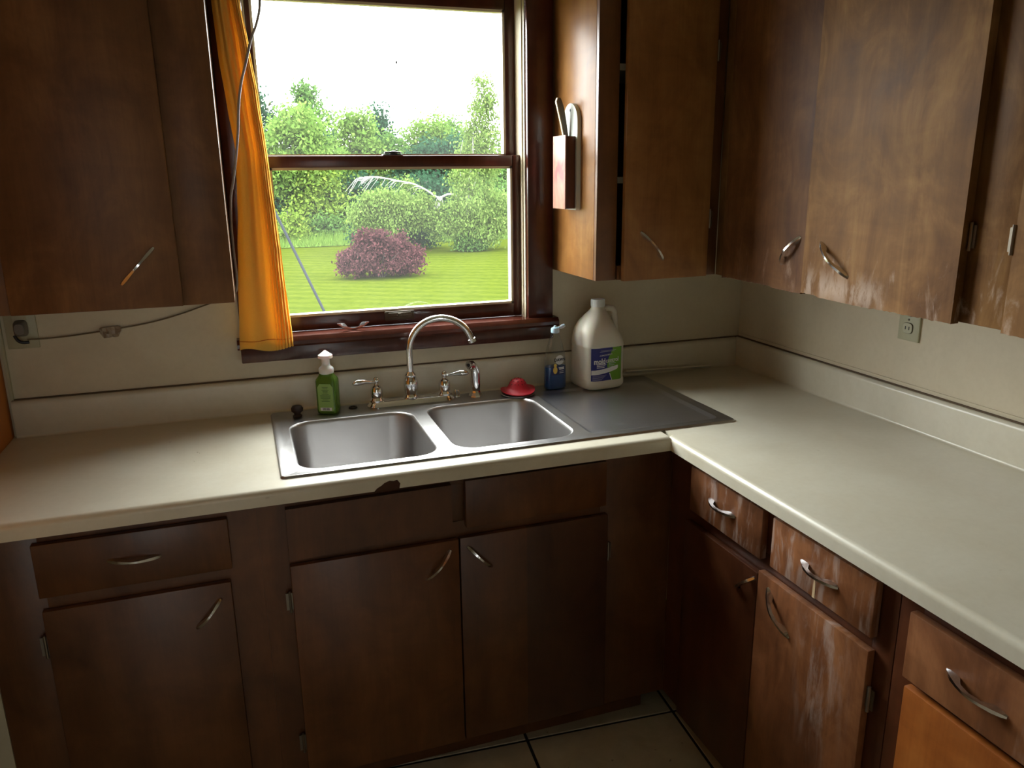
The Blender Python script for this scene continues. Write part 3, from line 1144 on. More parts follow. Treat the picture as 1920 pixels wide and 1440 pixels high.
BOWLS = [(-1.598, -1.246, -0.558, -0.160), (-1.206, -0.866, -0.550, -0.150)]
DRAIN = (-0.838, -0.440, -0.556, -0.110)
bm = bmesh.new()
outer = [(0, ZT + 0.0003), (0.003, SZ + 0.002), (0.010, SZ + 0.002), (0.015, SZ)]
rings = []
for ins, z in outer:
    pts = rrect(SX0 + ins, SX1 - ins, SY0 + ins, SY1 - ins, 0.012 - ins * 0.4, 4)
    rings.append([bm.verts.new((x, y, z)) for x, y in pts])
for a_, b_ in zip(rings, rings[1:]):
    n = len(a_)
    for i in range(n):
        bm.faces.new([a_[i], a_[(i + 1) % n], b_[(i + 1) % n], b_[i]])
edges = []
n = len(rings[-1])
for i in range(n):
    e_ = bm.edges.get([rings[-1][i], rings[-1][(i + 1) % n]])
    edges.append(e_)
for (x0, x1, y0, y1), r in [(b, 0.062) for b in BOWLS] + [(DRAIN, 0.02)]:
    vs_ = [bm.verts.new((x, y, SZ)) for x, y in rrect(x0, x1, y0, y1, r, 8)]
    n = len(vs_)
    for i in range(n):
        edges.append(bm.edges.new([vs_[i], vs_[(i + 1) % n]]))
bmesh.ops.triangle_fill(bm, use_beauty=True, use_dissolve=False, edges=edges)
bm.verts.index_update()
mb = MB()
mb.add([v.co[:] for v in bm.verts], [[v.index for v in f.verts] for f in bm.faces])
bm.free()
obj('deck', mb, STEEL, sk, 25)
for (x0, x1, y0, y1) in BOWLS:
    prof = [(0.0, 0.0), (0.002, -0.0012), (0.0045, -0.005), (0.006, -0.011), (0.010, -0.06), (0.014, -0.130), (0.018, -0.145), (0.028, -0.158), (0.045, -0.166), (0.07, -0.168)]
    mb = MB()
    vs_, fs_ = [], []
    for ins, dz in prof:
        vs_ += [(x, y, SZ + dz) for x, y in rrect(x0 + ins, x1 - ins, y0 + ins, y1 - ins, max(0.062 - ins * 0.3, 0.03), 8)]
    n = 36
    for i in range(len(prof) - 1):
        fs_ += ring_faces(i * n, (i + 1) * n, n)
    fs_.append([(len(prof) - 1) * n + i for i in range(n)])
    mb.add(vs_, fs_)
    bowl = obj('bowl', mb, STEELB, sk, 60)
    cx, cy = (x0 + x1) / 2, (y0 + y1) / 2
    mb = MB().lathe([(0.052, SZ - 0.1675), (0.05, SZ - 0.165), (0.042, SZ - 0.166), (0.036, SZ - 0.1675), (0.01, SZ - 0.1675), (0.008, SZ - 0.16), (0.0, SZ - 0.159)], (cx, cy, 0), 24)
    obj('strainer', mb, CHROME, bowl, 40, label='round chrome basket strainer')
x0, x1, y0, y1 = DRAIN
mb = MB()
vs_, fs_ = [], []
for ins, dz in [(0, 0), (0.003, -0.0005), (0.012, -0.0055), (0.016, -0.006)]:
    vs_ += [(x, y, SZ + dz) for x, y in rrect(x0 + ins, x1 - ins, y0 + ins, y1 - ins, 0.02, 8)]
for i in range(3):
    fs_ += ring_faces(i * 36, (i + 1) * 36, 36)
fs_.append([108 + i for i in range(36)])
mb.add(vs_, fs_)
obj('drainboard', mb, STEELD, sk, 25, label='scratched dark steel drainboard')
DKZ = SZ

# ---- faucet
fx, fy = -1.225, -0.085
fc = thing('kitchen_faucet', 'chrome two handle gooseneck faucet standing behind the sink bowls', 'faucet', (fx, fy, DKZ))


def stadium(hx, hy, n=10):
    p = []
    for k in range(n + 1):
        a = -PI / 2 + PI * k / n
        p.append((hx - hy + hy * math.cos(a), hy * math.sin(a)))
    for k in range(n + 1):
        a = PI / 2 + PI * k / n
        p.append((-(hx - hy) + hy * math.cos(a), hy * math.sin(a)))
    return p


mb = MB()
vs_, fs_ = [], []
lv = [(0.135, 0.030, 0.0), (0.135, 0.030, 0.004), (0.131, 0.027, 0.008), (0.126, 0.023, 0.016), (0.120, 0.018, 0.019)]
for hx, hy, z in lv:
    vs_ += [(fx + x, fy + y, DKZ + z) for x, y in stadium(hx, hy)]
n = 22
for i in range(len(lv) - 1):
    fs_ += ring_faces(i * n, (i + 1) * n, n)
fs_.append([(len(lv) - 1) * n + i for i in range(n)])
fs_.append([i for i in range(n - 1, -1, -1)])
mb.add(vs_, fs_)
obj('deck_plate', mb, CHROME, fc, 35)
z = DKZ + 0.017
mb = MB().lathe([(0.0245, z), (0.0245, z + 0.006), (0.021, z + 0.009), (0.0185, z + 0.014), (0.0215, z + 0.030), (0.0225, z + 0.044), (0.0205, z + 0.058),
                 (0.0165, z + 0.066), (0.0175, z + 0.068), (0.0175, z + 0.072), (0.0125, z + 0.078), (0.0105, z + 0.082)], (fx, fy, 0), 28)
obj('spout_base', mb, CHROME, fc, 35)
# gooseneck swung towards the right bowl
R_ = 0.097
ang = math.radians(-12)
dx, dy = math.cos(ang), math.sin(ang)
zc = DKZ + 0.163
pts = [(fx, fy, z + 0.07), (fx, fy, z + 0.10), (fx, fy, zc - 0.02)]
for k in range(0, 25):
    a_ = PI - math.radians(163) * k / 24
    h = R_ + R_ * math.cos(a_)
    pts.append((fx + dx * h, fy + dy * h, zc + R_ * math.sin(a_)))
last = pts[-1]
mb = MB().tube(pts, 0.0100, 18)
sp = obj('spout', mb, CHROME, fc, 50)
t_ = (Vector(pts[-1]) - Vector(pts[-2])).normalized()
e0 = Vector(last)
mb = MB().tube([e0 - t_ * 0.004, e0 - t_ * 0.003, e0 + t_ * 0.008, e0 + t_ * 0.009], [0.0105, 0.0125, 0.0125, 0.0105], 18)
obj('aerator', mb, CHROME, sp, 35)
for s in (-1, 1):
    hx = fx + s * 0.105
    mb = MB().lathe([(0.0225, z), (0.0225, z + 0.005), (0.0195, z + 0.008), (0.0165, z + 0.012), (0.0185, z + 0.022), (0.0185, z + 0.036), (0.015, z + 0.045),
                     (0.0085, z + 0.049), (0.0065, z + 0.054), (0.0085, z + 0.059), (0.0095, z + 0.064), (0.008, z + 0.070), (0.004, z + 0.074), (0, z + 0.075)], (hx, fy, 0), 22)
    hb = obj('handle_base', mb, CHROME, fc, 35)
    zz = z + 0.063
    pts = [(hx + s * q, fy - 0.004 - q * 0.25, zz + dz) for q, dz in ((0.0, 0.0), (0.012, -0.001), (0.022, 0.0), (0.034, 0.003), (0.046, 0.004), (0.058, 0.004), (0.068, 0.003), (0.073, 0.002))]
    mb = MB().tube(pts, [0.005, 0.0045, 0.0048, 0.0068, 0.0090, 0.0092, 0.0062, 0.002], 14)
    obj('lever', mb, CHROME, hb, 60)

# side sprayer, air gap cap, hole plug, rubber stopper
mb = MB()
sx_, sy_ = -1.018, -0.079
ss = thing('side_sprayer', 'chrome pull-out side sprayer standing right of the faucet', 'sprayer', (sx_, sy_, DKZ))
mb.lathe([(0.024, DKZ), (0.0235, DKZ + 0.003), (0.016, DKZ + 0.012), (0.0145, DKZ + 0.018)], (sx_, sy_, 0), 10)
obj('holder', mb, CHROME, ss, 20)
pts = [(sx_, sy_, DKZ + 0.016), (sx_, sy_, DKZ + 0.035), (sx_ - 0.001, sy_, DKZ + 0.06), (sx_ - 0.003, sy_ - 0.002, DKZ + 0.08), (sx_ - 0.009, sy_ - 0.006, DKZ + 0.097),
       (sx_ - 0.017, sy_ - 0.012, DKZ + 0.105), (sx_ - 0.026, sy_ - 0.018, DKZ + 0.105)]
obj('spray_head', MB().tube(pts, [0.0135, 0.0155, 0.0165, 0.016, 0.0145, 0.0145, 0.0135], 18), CHROME, ss, 50)
e0, e1 = Vector(pts[-1]), Vector(pts[-2])
t_ = (e0 - e1).normalized()
obj('nozzle', MB().tube([e0, e0 + t_ * 0.0015], 0.0055, 16), BLACK, ss, 40)
obj('trigger', MB().tube([(sx_ + 0.007, sy_ - 0.010, DKZ + 0.072), (sx_ + 0.004, sy_ - 0.013, DKZ + 0.088), (sx_ - 0.004, sy_ - 0.012, DKZ + 0.106)], [0.004, 0.006, 0.005], 10), CHROME, ss, 60)
mb = MB().lathe([(0.012, DKZ), (0.012, DKZ + 0.004), (0.0095, DKZ + 0.008), (0.0105, DKZ + 0.016), (0.0105, DKZ + 0.020), (0.007, DKZ + 0.024), (0, DKZ + 0.0245)], (-1.077, -0.068, 0), 20)
tag(obj('air_gap', mb, CHROME, None, 35), 'small round chrome air gap on the deck beside the right faucet lever', 'air gap')
mb = MB().lathe([(0.0, DKZ + 0.0015), (0.007, DKZ + 0.0015), (0.009, DKZ + 0.004), (0.012, DKZ + 0.004), (0.0135, DKZ + 0.0005), (0.012, DKZ)], (-1.402, -0.075, 0), 20)
tag(obj('hole_plug', mb, BLACK, None, 40), 'flat black hole plug in the sink deck by the green soap', 'plug')
mb = MB().lathe([(0.012, DKZ), (0.014, DKZ + 0.004), (0.009, DKZ + 0.008), (0.010, DKZ + 0.013), (0.0165, DKZ + 0.018), (0.0175, DKZ + 0.026), (0.013, DKZ + 0.033), (0, DKZ + 0.036)], (-1.566, -0.108, 0), 18)
tag(obj('rubber_stopper', mb, RUBBER, None, 50), 'dark brown rubber stopper knob on the left corner of the sink deck', 'stopper')

# ---- red strainer
rx, ry = -0.888, -0.110
rs = thing('sink_strainer', 'red rubber sink strainer dome lying on the deck beside the blue dish soap', 'strainer', (rx, ry, DKZ))
mb = MB().lathe([(0.046, DKZ + 0.0005), (0.053, DKZ + 0.002), (0.054, DKZ + 0.005), (0.050, DKZ + 0.007), (0.02, DKZ + 0.007)], (rx, ry, 0), 36)
obj('steel_ring', mb, STEEL, rs, 40, label='thin dark steel rim')
prof = [(0.0545, 0.008), (0.055, 0.011), (0.047, 0.0135), (0.040, 0.017), (0.033, 0.024), (0.028, 0.033), (0.024, 0.041), (0.019, 0.047), (0.011, 0.051), (0, 0.052)]
vs_, fs_ = [], []
seg = 40
for r, h in prof:
    for k in range(seg):
        a_ = 2 * PI * k / seg
        wob = (max(0, r - 0.026) / 0.03) ** 2
        vs_.append((rx + r * math.cos(a_), ry + r * math.sin(a_), DKZ + h + 0.011 * wob * max(0, math.cos(a_ - 0.25)) ** 2 + 0.008 * wob * max(0, math.cos(a_ - 2.9)) ** 2))
for i in range(len(prof) - 1):
    fs_ += ring_faces(i * seg, (i + 1) * seg, seg)
mb = MB().add(vs_, fs_)
dome = obj('dome', mb, REDP, rs, 60)
mb = MB()
for rr, hh, cnt in ((0.0262, 0.0365, 14), (0.0205, 0.0452, 10), (0.011, 0.0508, 6)):
    for k in range(cnt):
        a_ = 2 * PI * k / cnt
        p = Vector((rx + rr * math.cos(a_), ry + rr * math.sin(a_), DKZ + hh))
        nrm = Vector((math.cos(a_) * 0.8, math.sin(a_) * 0.8, 0.6)).normalized()
        mb.tube([p - nrm * 0.001, p + nrm * 0.0007], 0.0017, 7)
obj('drain_holes', mb, HOLEM, dome, label='dark drain holes')

# ================================================================== BOTTLES
# --- green foaming hand soap
gs = thing('soap_bottle', 'green foaming hand soap bottle with white pump behind the left bowl', 'bottle', (-1.474, -0.094, DKZ), math.radians(-24))
S = [(0.0, 0.0, 0.0, 0.026, 0.019, 5), (0.003, 0, 0, 0.0295, 0.0225, 5), (0.010, 0, 0, 0.0305, 0.0235, 5), (0.098, 0, 0, 0.0305, 0.0235, 5), (0.104, 0, 0, 0.029, 0.022, 4.5),
     (0.112, 0, 0, 0.0235, 0.0195, 3), (0.116, 0, 0, 0.0215, 0.0195, 2.2), (0.124, 0, 0, 0.0205, 0.0205, 2)]
body = obj('body', MB().loft(S, 48), GREENLIQ, gs, 50, local=True)
lab_f = lambda y: (lambda p, q, d: (p, y - d, q))
mb = MB().prism([(x, z_) for x, z_ in [(-0.0215, 0.010), (0.0215, 0.010), (0.0225, 0.014), (0.0225, 0.082), (0.016, 0.092), (-0.016, 0.092), (-0.0225, 0.082), (-0.0225, 0.014)]], 0, 0.0006, lab_f(-0.0236))
lab = obj('label', mb, GREENLAB, gs, local=True, label='pale green printed back label')
mb = MB()
rnd = random.Random(4)
for i in range(11):
    w = rnd.uniform(0.006, 0.017)
    mb.box(-w, w, -0.0247, -0.0242, 0.082 - i * 0.0042, 0.0832 - i * 0.0042)
obj('print', mb, plain('dark_green_ink', srgb(58, 88, 34), 0.6), lab, local=True, label='tiny lines of dark green print')
obj('barcode_patch', MB().box(-0.017, 0.017, -0.0246, -0.0242, 0.012, 0.021), WHITEINK, lab, local=True)
mb = MB()
xx = -0.010
while xx < 0.010:
    w = rnd.choice((0.0006, 0.0009, 0.0014))
    mb.box(xx, xx + w, -0.0249, -0.0245, 0.013, 0.020)
    xx += w + rnd.choice((0.0006, 0.001))
obj('barcode', mb, INK, lab, local=True)
mb = MB().lathe([(0.0205, 0.1195), (0.0215, 0.122), (0.0215, 0.133), (0.019, 0.137), (0.013, 0.142), (0.012, 0.146)], (0, 0, 0), 26)
obj('collar', mb, PULLW, gs, 40, local=True, label='white screw collar')
mb = MB().lathe([(0.0115, 0.143), (0.0115, 0.160), (0.013, 0.164), (0.0205, 0.165), (0.0212, 0.168), (0.0205, 0.174), (0.013, 0.179), (0.006, 0.1845), (0.003, 0.187), (0, 0.1875)], (0, 0, 0), 26)
obj('pump_head', mb, PULLW, gs, 40, local=True, label='white foaming pump head')

# --- clear bottle with blue dish soap
ds = thing('dish_soap_bottle', 'clear dish soap bottle half full of blue liquid, white cap flipped open', 'bottle', (-0.752, -0.088, DKZ), math.radians(8))


def dsec(k=0.0):
    q = [(0.0, 0.034, 0.018), (0.004, 0.0375, 0.0215), (0.02, 0.038, 0.022), (0.05, 0.0370, 0.0215), (0.075, 0.0365, 0.0212), (0.10, 0.0350, 0.0205), (0.122, 0.0315, 0.0195),
         (0.145, 0.0250, 0.0170), (0.165, 0.0175, 0.0145), (0.178, 0.0135, 0.0125), (0.183, 0.0115, 0.0115), (0.188, 0.0115, 0.0115)]
    return [(z_, 0, 0, hx - k, hy - k, 2.6) for z_, hx, hy in q]


obj('body', MB().loft(dsec(), 40, cap=True), CLEAR, ds, 60, local=True, label='clear plastic bottle wall')
liq = [s_ for s_ in dsec(0.0012) if s_[0] <= 0.075]
liq[0] = (0.0012, *liq[0][1:])
obj('liquid', MB().loft(liq, 40), BLUELIQ, ds, 50, local=True, label='blue dish soap')


def dface(p, q, d):
    # wrap onto the bottle front
    k = min(abs(p) / 0.0378, 0.98)
    return (p, -0.0222 * (1 - k ** 2.6) ** (1 / 2.6) - 0.0006 - d, q)


mb = MB()
circ = [(0.004 + 0.0155 * math.cos(2 * PI * k / 28), 0.0985 + 0.0155 * math.sin(2 * PI * k / 28)) for k in range(28)]
mb.prism(circ, 0, 0.0003, dface)
o_ = obj('logo_disc', mb, plain('frosted_white_disc', srgb(226, 228, 226), 0.5), ds, local=True, label='pale round disc behind the brand lettering')
obj('lettering', text_mb('DAWN', 0.0135, lambda p, q, d: dface(p + 0.005, q + 0.099, d + 0.0008), bold=0.0004, sx=0.95), NAVYINK, o_, local=True, label='navy brand lettering')
mb = MB().prism([(-0.024 + 0.002 * i, 0.078) for i in range(25)] + [(0.024 - 0.002 * i, 0.050) for i in range(25)], 0, 0.0003, dface)
o_ = obj('label_band', mb, plain('navy_label', srgb(16, 34, 92), 0.4), ds, local=True, label='navy blue label band')
mb = MB()
for i, (a_, b_) in enumerate(((0.000, 0.021), (0.002, 0.021), (0.003, 0.019), (0.003, 0.020))):
    zz = 0.0745 - (0, 0.0045, 0.0125, 0.018)[i]
    hh = (0.0032, 0.0032, 0.0014, 0.0014)[i]
    mb.prism([(a_ + (b_ - a_) * k / 6, zz) for k in range(7)] + [(b_ - (b_ - a_) * k / 6, zz - hh) for k in range(7)], 0.0004, 0.0007, dface)
obj('print', mb, WHITEINK, o_, local=True, label='small white lines of print')
mb = MB()
for cx, cz, rx_, rz_ in ((-0.012, 0.066, 0.0075, 0.012), (-0.012, 0.0815, 0.0052, 0.0058)):
    mb.prism([(cx + rx_ * math.cos(2 * PI * k / 20), cz + rz_ * math.sin(2 * PI * k / 20)) for k in range(20)], 0.0004, 0.0008, dface)
obj('picture', mb, YELLOWINK, o_, local=True, label='soft yellow printed shape')
mb = MB().lathe([(0.0115, 0.183), (0.0135, 0.185), (0.0135, 0.196), (0.0115, 0.200), (0.005, 0.202), (0.0042, 0.2065), (0, 0.207)], (0, 0, 0), 22)
cap = obj('cap', mb, PALEBLUE, ds, 40, local=True, label='pale blue-white cap')
mb = MB().tube([(0.012, 0, 0.1985), (0.018, 0, 0.1985), (0.026, -0.001, 0.202), (0.034, -0.002, 0.205)], [0.004, 0.0045, 0.0065, 0.005], 12)
obj('flip_lid', mb, PALEBLUE, cap, 60, local=True)

# --- mold control jug
jg = thing('cleaner_jug', 'white gallon jug with blue and green label on the drainboard corner', 'jug', (-0.602, -0.085, DKZ - 0.004), math.radians(5))
J = [(0.0, 0, 0, 0.060, 0.058, 4), (0.004, 0, 0, 0.069, 0.066, 4.5), (0.014, 0, 0, 0.0735, 0.0695, 5), (0.03, 0, 0, 0.0735, 0.0695, 5), (0.034, 0, 0, 0.0715, 0.0675, 5), (0.036, 0, 0, 0.0715, 0.0675, 5),
     (0.138, 0, 0, 0.0715, 0.0675, 5), (0.140, 0, 0, 0.0735, 0.0695, 4.5), (0.146, 0, 0, 0.0738, 0.0698, 4.2), (0.158, -0.0005, 0, 0.0725, 0.069, 3.8), (0.175, -0.0035, 0, 0.0690, 0.067, 3.4),
     (0.195, -0.008, 0, 0.0610, 0.063, 3.0), (0.215, -0.008, 0, 0.0510, 0.055, 2.7), (0.235, -0.004, 0, 0.0375, 0.042, 2.4), (0.250, -0.001, 0, 0.0265, 0.029, 2.1), (0.258, 0, 0, 0.0215, 0.022, 2), (0.264, 0, 0, 0.0210, 0.021, 2)]
obj('body', MB().loft(J, 56), JUGM, jg, 50, local=True)
pts = [(0.018, 0, 0.252), (0.034, 0, 0.256), (0.052, 0, 0.253), (0.060, 0, 0.243), (0.063, 0, 0.222), (0.065, 0, 0.198), (0.066, 0, 0.176), (0.065, 0, 0.160), (0.058, 0, 0.150)]
obj('grip', MB().tube(pts, [0.011, 0.0105, 0.0105, 0.0105, 0.0105, 0.0105, 0.0115, 0.013, 0.013], 14), JUGM, jg, 60, local=True)
mb = MB().lathe([(0.0225, 0.263), (0.0225, 0.285), (0.021, 0.287), (0, 0.287)], (0, 0, 0), 26)
for k in range(26):
    a_ = 2 * PI * k / 26
    mb.box(0.0222 * math.cos(a_) - 0.0006, 0.0222 * math.cos(a_) + 0.0006, 0.0222 * math.sin(a_) - 0.0006, 0.0222 * math.sin(a_) + 0.0006, 0.265, 0.284)
obj('cap', mb, PULLW, jg, 40, local=True, label='white ribbed screw cap')


def jf(p, q, d):
    return (p, -0.0677 * (1 - min(abs(p) / 0.0716, 0.999) ** 5) ** 0.2 - 0.0004 - d, q)


bx0, bx1, bz0, bz1 = -0.058, 0.052, 0.030, 0.140


def jrect(mb, x0, x1, z0, z1, d0, d1, slope=0.0):
    n = max(2, int((x1 - x0) / 0.006))
    lo = [(x0 + (x1 - x0) * k / n, z0 + slope * (x1 - x0) * k / n) for k in range(n + 1)]
    hi = [(x, z + z1 - z0) for x, z in reversed(lo)]
    return mb.prism(lo + hi, d0, d1, jf)


lab = obj('label', jrect(MB(), bx0, bx1, bz0, bz1, 0, 0.0006), BLUEINK, jg, local=True, label='blue and green printed label')


def jstrip(rows, d0, d1, cols=8):
    """wrapped patch from rows (z, x_left, x_right)"""
    mb = MB()
    vs, fs = [], []
    for dd in (d1, d0):
        for z_, a_, b_ in rows:
            vs += [jf(a_ + (b_ - a_) * k / cols, z_, dd) for k in range(cols + 1)]
    w = cols + 1
    for i in range(len(rows) - 1):
        for k in range(cols):
            fs.append([i * w + k, i * w + k + 1, (i + 1) * w + k + 1, (i + 1) * w + k])
    return mb.add(vs[:len(rows) * w], fs)


edge = [(bz1 - 0.001, 0.017), (0.132, 0.018), (0.122, 0.011), (0.108, 0.004), (0.095, -0.001), (0.080, -0.002), (0.066, 0.001), (0.052, 0.008), (0.042, 0.012), (bz0 + 0.001, 0.016)]
obj('green_field', jstrip([(z_, a_, bx1 - 0.001) for z_, a_ in edge], 0.0006, 0.0009), GREENINK, lab, local=True, label='bright green half of the label')
sw = [(bx0 + 0.0005, 0.053, 0.068), (-0.045, 0.053, 0.068), (-0.03, 0.0535, 0.069), (-0.01, 0.056, 0.071), (0.008, 0.059, 0.074), (0.022, 0.0625, 0.077), (0.034, 0.066, 0.079), (0.038, 0.070, 0.079)]
vs_, fs_ = [], []
for x_, a_, b_ in sw:
    vs_ += [jf(x_, a_, 0.0013), jf(x_, b_, 0.0013)]
for i in range(len(sw) - 1):
    fs_.append([2 * i, 2 * i + 2, 2 * i + 3, 2 * i + 1])
obj('white_swoosh', MB().add(vs_, fs_), WHITEINK, lab, local=True, label='white swoosh across the label')
obj('white_stripe', MB().prism([(0.006, 0.055), (0.009, 0.055), (0.017, bz0 + 0.001), (0.0145, bz0 + 0.001)], 0.0009, 0.0012, jf), WHITEINK, lab, local=True)
obj('lettering', text_mb('mold', 0.0250, lambda p, q, d: jf(p - 0.050, q + 0.0955, d + 0.0014), align='LEFT', bold=0.0007, sx=0.80), WHITEINK, lab, local=True, label='bold white lettering on blue')
obj('lettering', text_mb('control', 0.0215, lambda p, q, d: jf(p - 0.0075, q + 0.0965 + p * 0.05, d + 0.0014), align='LEFT', bold=0.0002, sx=0.74), WHITEINK, lab, local=True, label='white lettering on green')
obj('lettering', text_mb('CONCROBIUM', 0.0068, lambda p, q, d: jf(p - 0.008, q + 0.1155 + p * 0.06, d + 0.0014), shear=0.3), WHITEINK, lab, local=True)
PGI = plain('pale_grey_ink', srgb(196, 198, 212), 0.5)
for i in range(3):
    obj('print_line', jrect(MB(), -0.040, -0.006 - i * 0.003, 0.0845 - i * 0.005, 0.0868 - i * 0.005, 0.0009, 0.0011), WHITEINK, lab, local=True)
    obj('print_line', jrect(MB(), 0.003, 0.030 - i * 0.005, 0.0865 - i * 0.005, 0.0882 - i * 0.005, 0.0011, 0.0013), PGI, lab, local=True)
for i in range(5):
    obj('print_line', jrect(MB(), bx0 + 0.004, -0.004 - i * 0.004, 0.0492 - i * 0.0036, 0.0500 - i * 0.0036, 0.0009, 0.0011), PGI, lab, local=True)
for x0_, x1_, z_ in ((-0.026, 0.030, 0.130), (-0.030, 0.024, 0.1265)):
    obj('print_line', jrect(MB(), x0_, x1_, z_, z_ + 0.001, 0.0011, 0.0013), PGI, lab, local=True)

# --- loose laminate strip lying along the backsplash
st = MB().box(0, 0.345, -0.030, 0.0, 0, 0.0035)
st.xf(Matrix.Translation((-0.478, -0.030, ZT + 0.012)) @ Matrix.Rotation(math.radians(1.6), 4, 'Y') @ Matrix.Rotation(math.radians(-28), 4, 'X'))
tag(obj('laminate_strip', st, LAM, None), 'thin beige laminate strip lying loose against the backsplash right of the jug', 'strip')

# --- spare pull lying on the window stool
tag(obj('drawer_pull', pull_mb((-1.424, -0.012, 1.1655), (-1.330, -0.012, 1.1655), (0, 0.0, -1)), PULL, None, 50), 'loose chrome drawer pull lying on the window stool', 'pull')

# ================================================================== KNIFE RACK on the cabinet side
kr = thing('knife_rack', 'pointed wooden knife holder with pink painted front on the cabinet side', 'knife holder', (-0.7265, -0.14, 1.486))
XP = -0.7268
bp = [(-0.213, 1.488), (-0.118, 1.488), (-0.114, 1.494)] + [(-0.1665 + 0.0525 * math.cos(PI * k / 14), 1.735 + 0.052 * math.sin(PI * k / 14)) for k in range(15)] + [(-0.219, 1.494)]
obj('backboard', MB().prism(bp, XP - 0.012, XP, lambda p, q, d: (d, p, q)), WHITEP, kr, 30, label='pale rounded backboard')
obj('hanging_hole', MB().lathe([(0.004, 0), (0.004, 0.0006), (0, 0.0006)], (XP - 0.0121, -0.168, 1.768), 10, axis=Matrix.Rotation(-PI / 2, 3, 'Y')), INK, kr)
W_BLK = wood('walnut_block', srgb(96, 52, 34), srgb(78, 40, 28), srgb(58, 28, 20), 0.4)
x_f = XP - 0.041
obj('block', MB().box(x_f, XP - 0.0125, -0.210, -0.118, 1.492, 1.695, 0.002), W_BLK, kr, 40, label='dark wooden block')


def pink_front():
    t = NT('worn_pink_paint')
    n = t.noise(t.pos((30, 30, 12)), 1, 5, 0.6, 0.6)
    c = t.ramp(n, [(0.35, srgb(150, 102, 84)), (0.55, srgb(166, 116, 96)), (0.75, srgb(188, 144, 110))])
    k = t.noise(t.pos((36, 36, 22), (2, 5, 1)), 1, 3, 0.5, 0.4)
    area = t.math('MULTIPLY', t.band(1, -0.20, -0.13, 0.01), t.band(2, 1.57, 1.63, 0.012))
    c = t.mix(t.math('MULTIPLY', area, t.ramp(k, [(0.45, (0, 0, 0)), (0.56, (0.9, 0.9, 0.9))])), c, srgb(206, 70, 72))
    t.col(c)
    t.set(Roughness=0.5)
    return t.m


obj('painted_front', MB().box(x_f - 0.004, x_f - 0.0001, -0.2105, -0.117, 1.491, 1.698, 0.001), pink_front(), kr, 40, label='worn pink painted front board')
kf = thing('table_knife', 'dark handled knife standing in the wooden knife holder', 'knife', (-0.76, -0.115, 1.69))
pts = [(-0.746, -0.160, 1.64), (-0.750, -0.160, 1.70), (-0.757, -0.158, 1.74), (-0.764, -0.156, 1.775), (-0.769, -0.155, 1.792), (-0.770, -0.155, 1.802)]
mb = MB()
me_ = MB()
vs_, fs_, vs2, fs2 = [], [], [], []
for (x, y, zz), w in zip(pts, (0.006, 0.006, 0.0075, 0.0085, 0.0075, 0.003)):
    vs_ += [(x - w, y - 0.006, zz), (x + w, y - 0.006, zz), (x + w, y + 0.006, zz), (x - w, y + 0.006, zz)]
    vs2 += [(x - w - 0.0025, y - 0.0045, zz), (x - w + 0.0005, y - 0.0045, zz), (x - w + 0.0005, y + 0.0045, zz), (x - w - 0.0025, y + 0.0045, zz)]
for i in range(len(pts) - 1):
    for k in range(4):
        fs_.append([4 * i + k, 4 * i + (k + 1) % 4, 4 * i + 4 + (k + 1) % 4, 4 * i + 4 + k])
fs_ += [[3, 2, 1, 0], [20, 21, 22, 23]]
obj('handle', mb.add(vs_, fs_), plain('dark_knife_scale', srgb(92, 80, 64), 0.45), kf, 40)
obj('tang', me_.add(vs2, fs_), plain('pale_brass_edge', srgb(206, 188, 150), 0.4), kf, 40, label='pale metal edge of the knife handle')

# ================================================================== CURTAIN
cu = thing('curtain', 'orange cotton curtain gathered at the left side of the window', 'curtain', (-1.64, -0.06, 1.12))


def lerp(tab, z):
    for (z0, v0), (z1, v1) in zip(tab, tab[1:]):
        if z0 >= z >= z1:
            t = (z0 - z) / (z0 - z1)
            t = t * t * (3 - 2 * t) * 0.4 + t * 0.6
            return v0 + (v1 - v0) * t
    return tab[-1][1] if z < tab[-1][0] else tab[0][1]


XLt = [(2.3, -1.692), (2.03, -1.688), (1.90, -1.684), (1.77, -1.674), (1.66, -1.664), (1.50, -1.674), (1.40, -1.684), (1.25, -1.696), (1.11, -1.706)]
XRt = [(2.3, -1.640), (2.03, -1.618), (1.92, -1.606), (1.80, -1.594), (1.64, -1.583), (1.38, -1.569), (1.11, -1.558)]
NU, NV = 120, 70
vs_, fs_ = [], []
for j in range(NV + 1):
    zz = 2.3 - (2.3 - 1.116) * j / NV
    xl, xr = lerp(XLt, zz), lerp(XRt, zz)
    tv = j / NV
    for i in range(NU + 1):
        u = i / NU
        # broad soft folds on the left, tight pleats at the window edge
        broad = 0.014 * (1 - 0.3 * tv) * math.sin(2 * PI * (1.6 * u + 0.15 + 0.25 * math.sin(2.5 * tv)))
        tight = 0.007 * max(0, (u - 0.66) / 0.34) ** 0.5 * math.sin(2 * PI * 17 * u * (0.9 + 0.1 * tv))
        upper_f = 0.006 * (1 - tv) * math.sin(2 * PI * 5 * u + 1.0)
        y = -0.062 + broad + tight + upper_f + (0.020 * max(0, u - 0.8) / 0.2 if u > 0.8 else 0)
        hem = 0.006 * math.sin(2 * PI * 1.3 * u) - 0.006 * u if j == NV else 0
        vs_.append((xl + (xr - xl) * u, y, zz + hem))
for j in range(NV):
    for i in range(NU):
        a_ = j * (NU + 1) + i
        fs_.append([a_, a_ + 1, a_ + NU + 2, a_ + NU + 1])
o_ = obj('drape', MB().add(vs_, fs_), CLOTH, cu, 80)
md = o_.modifiers.new('thickness', 'SOLIDIFY')
md.thickness = 0.0012
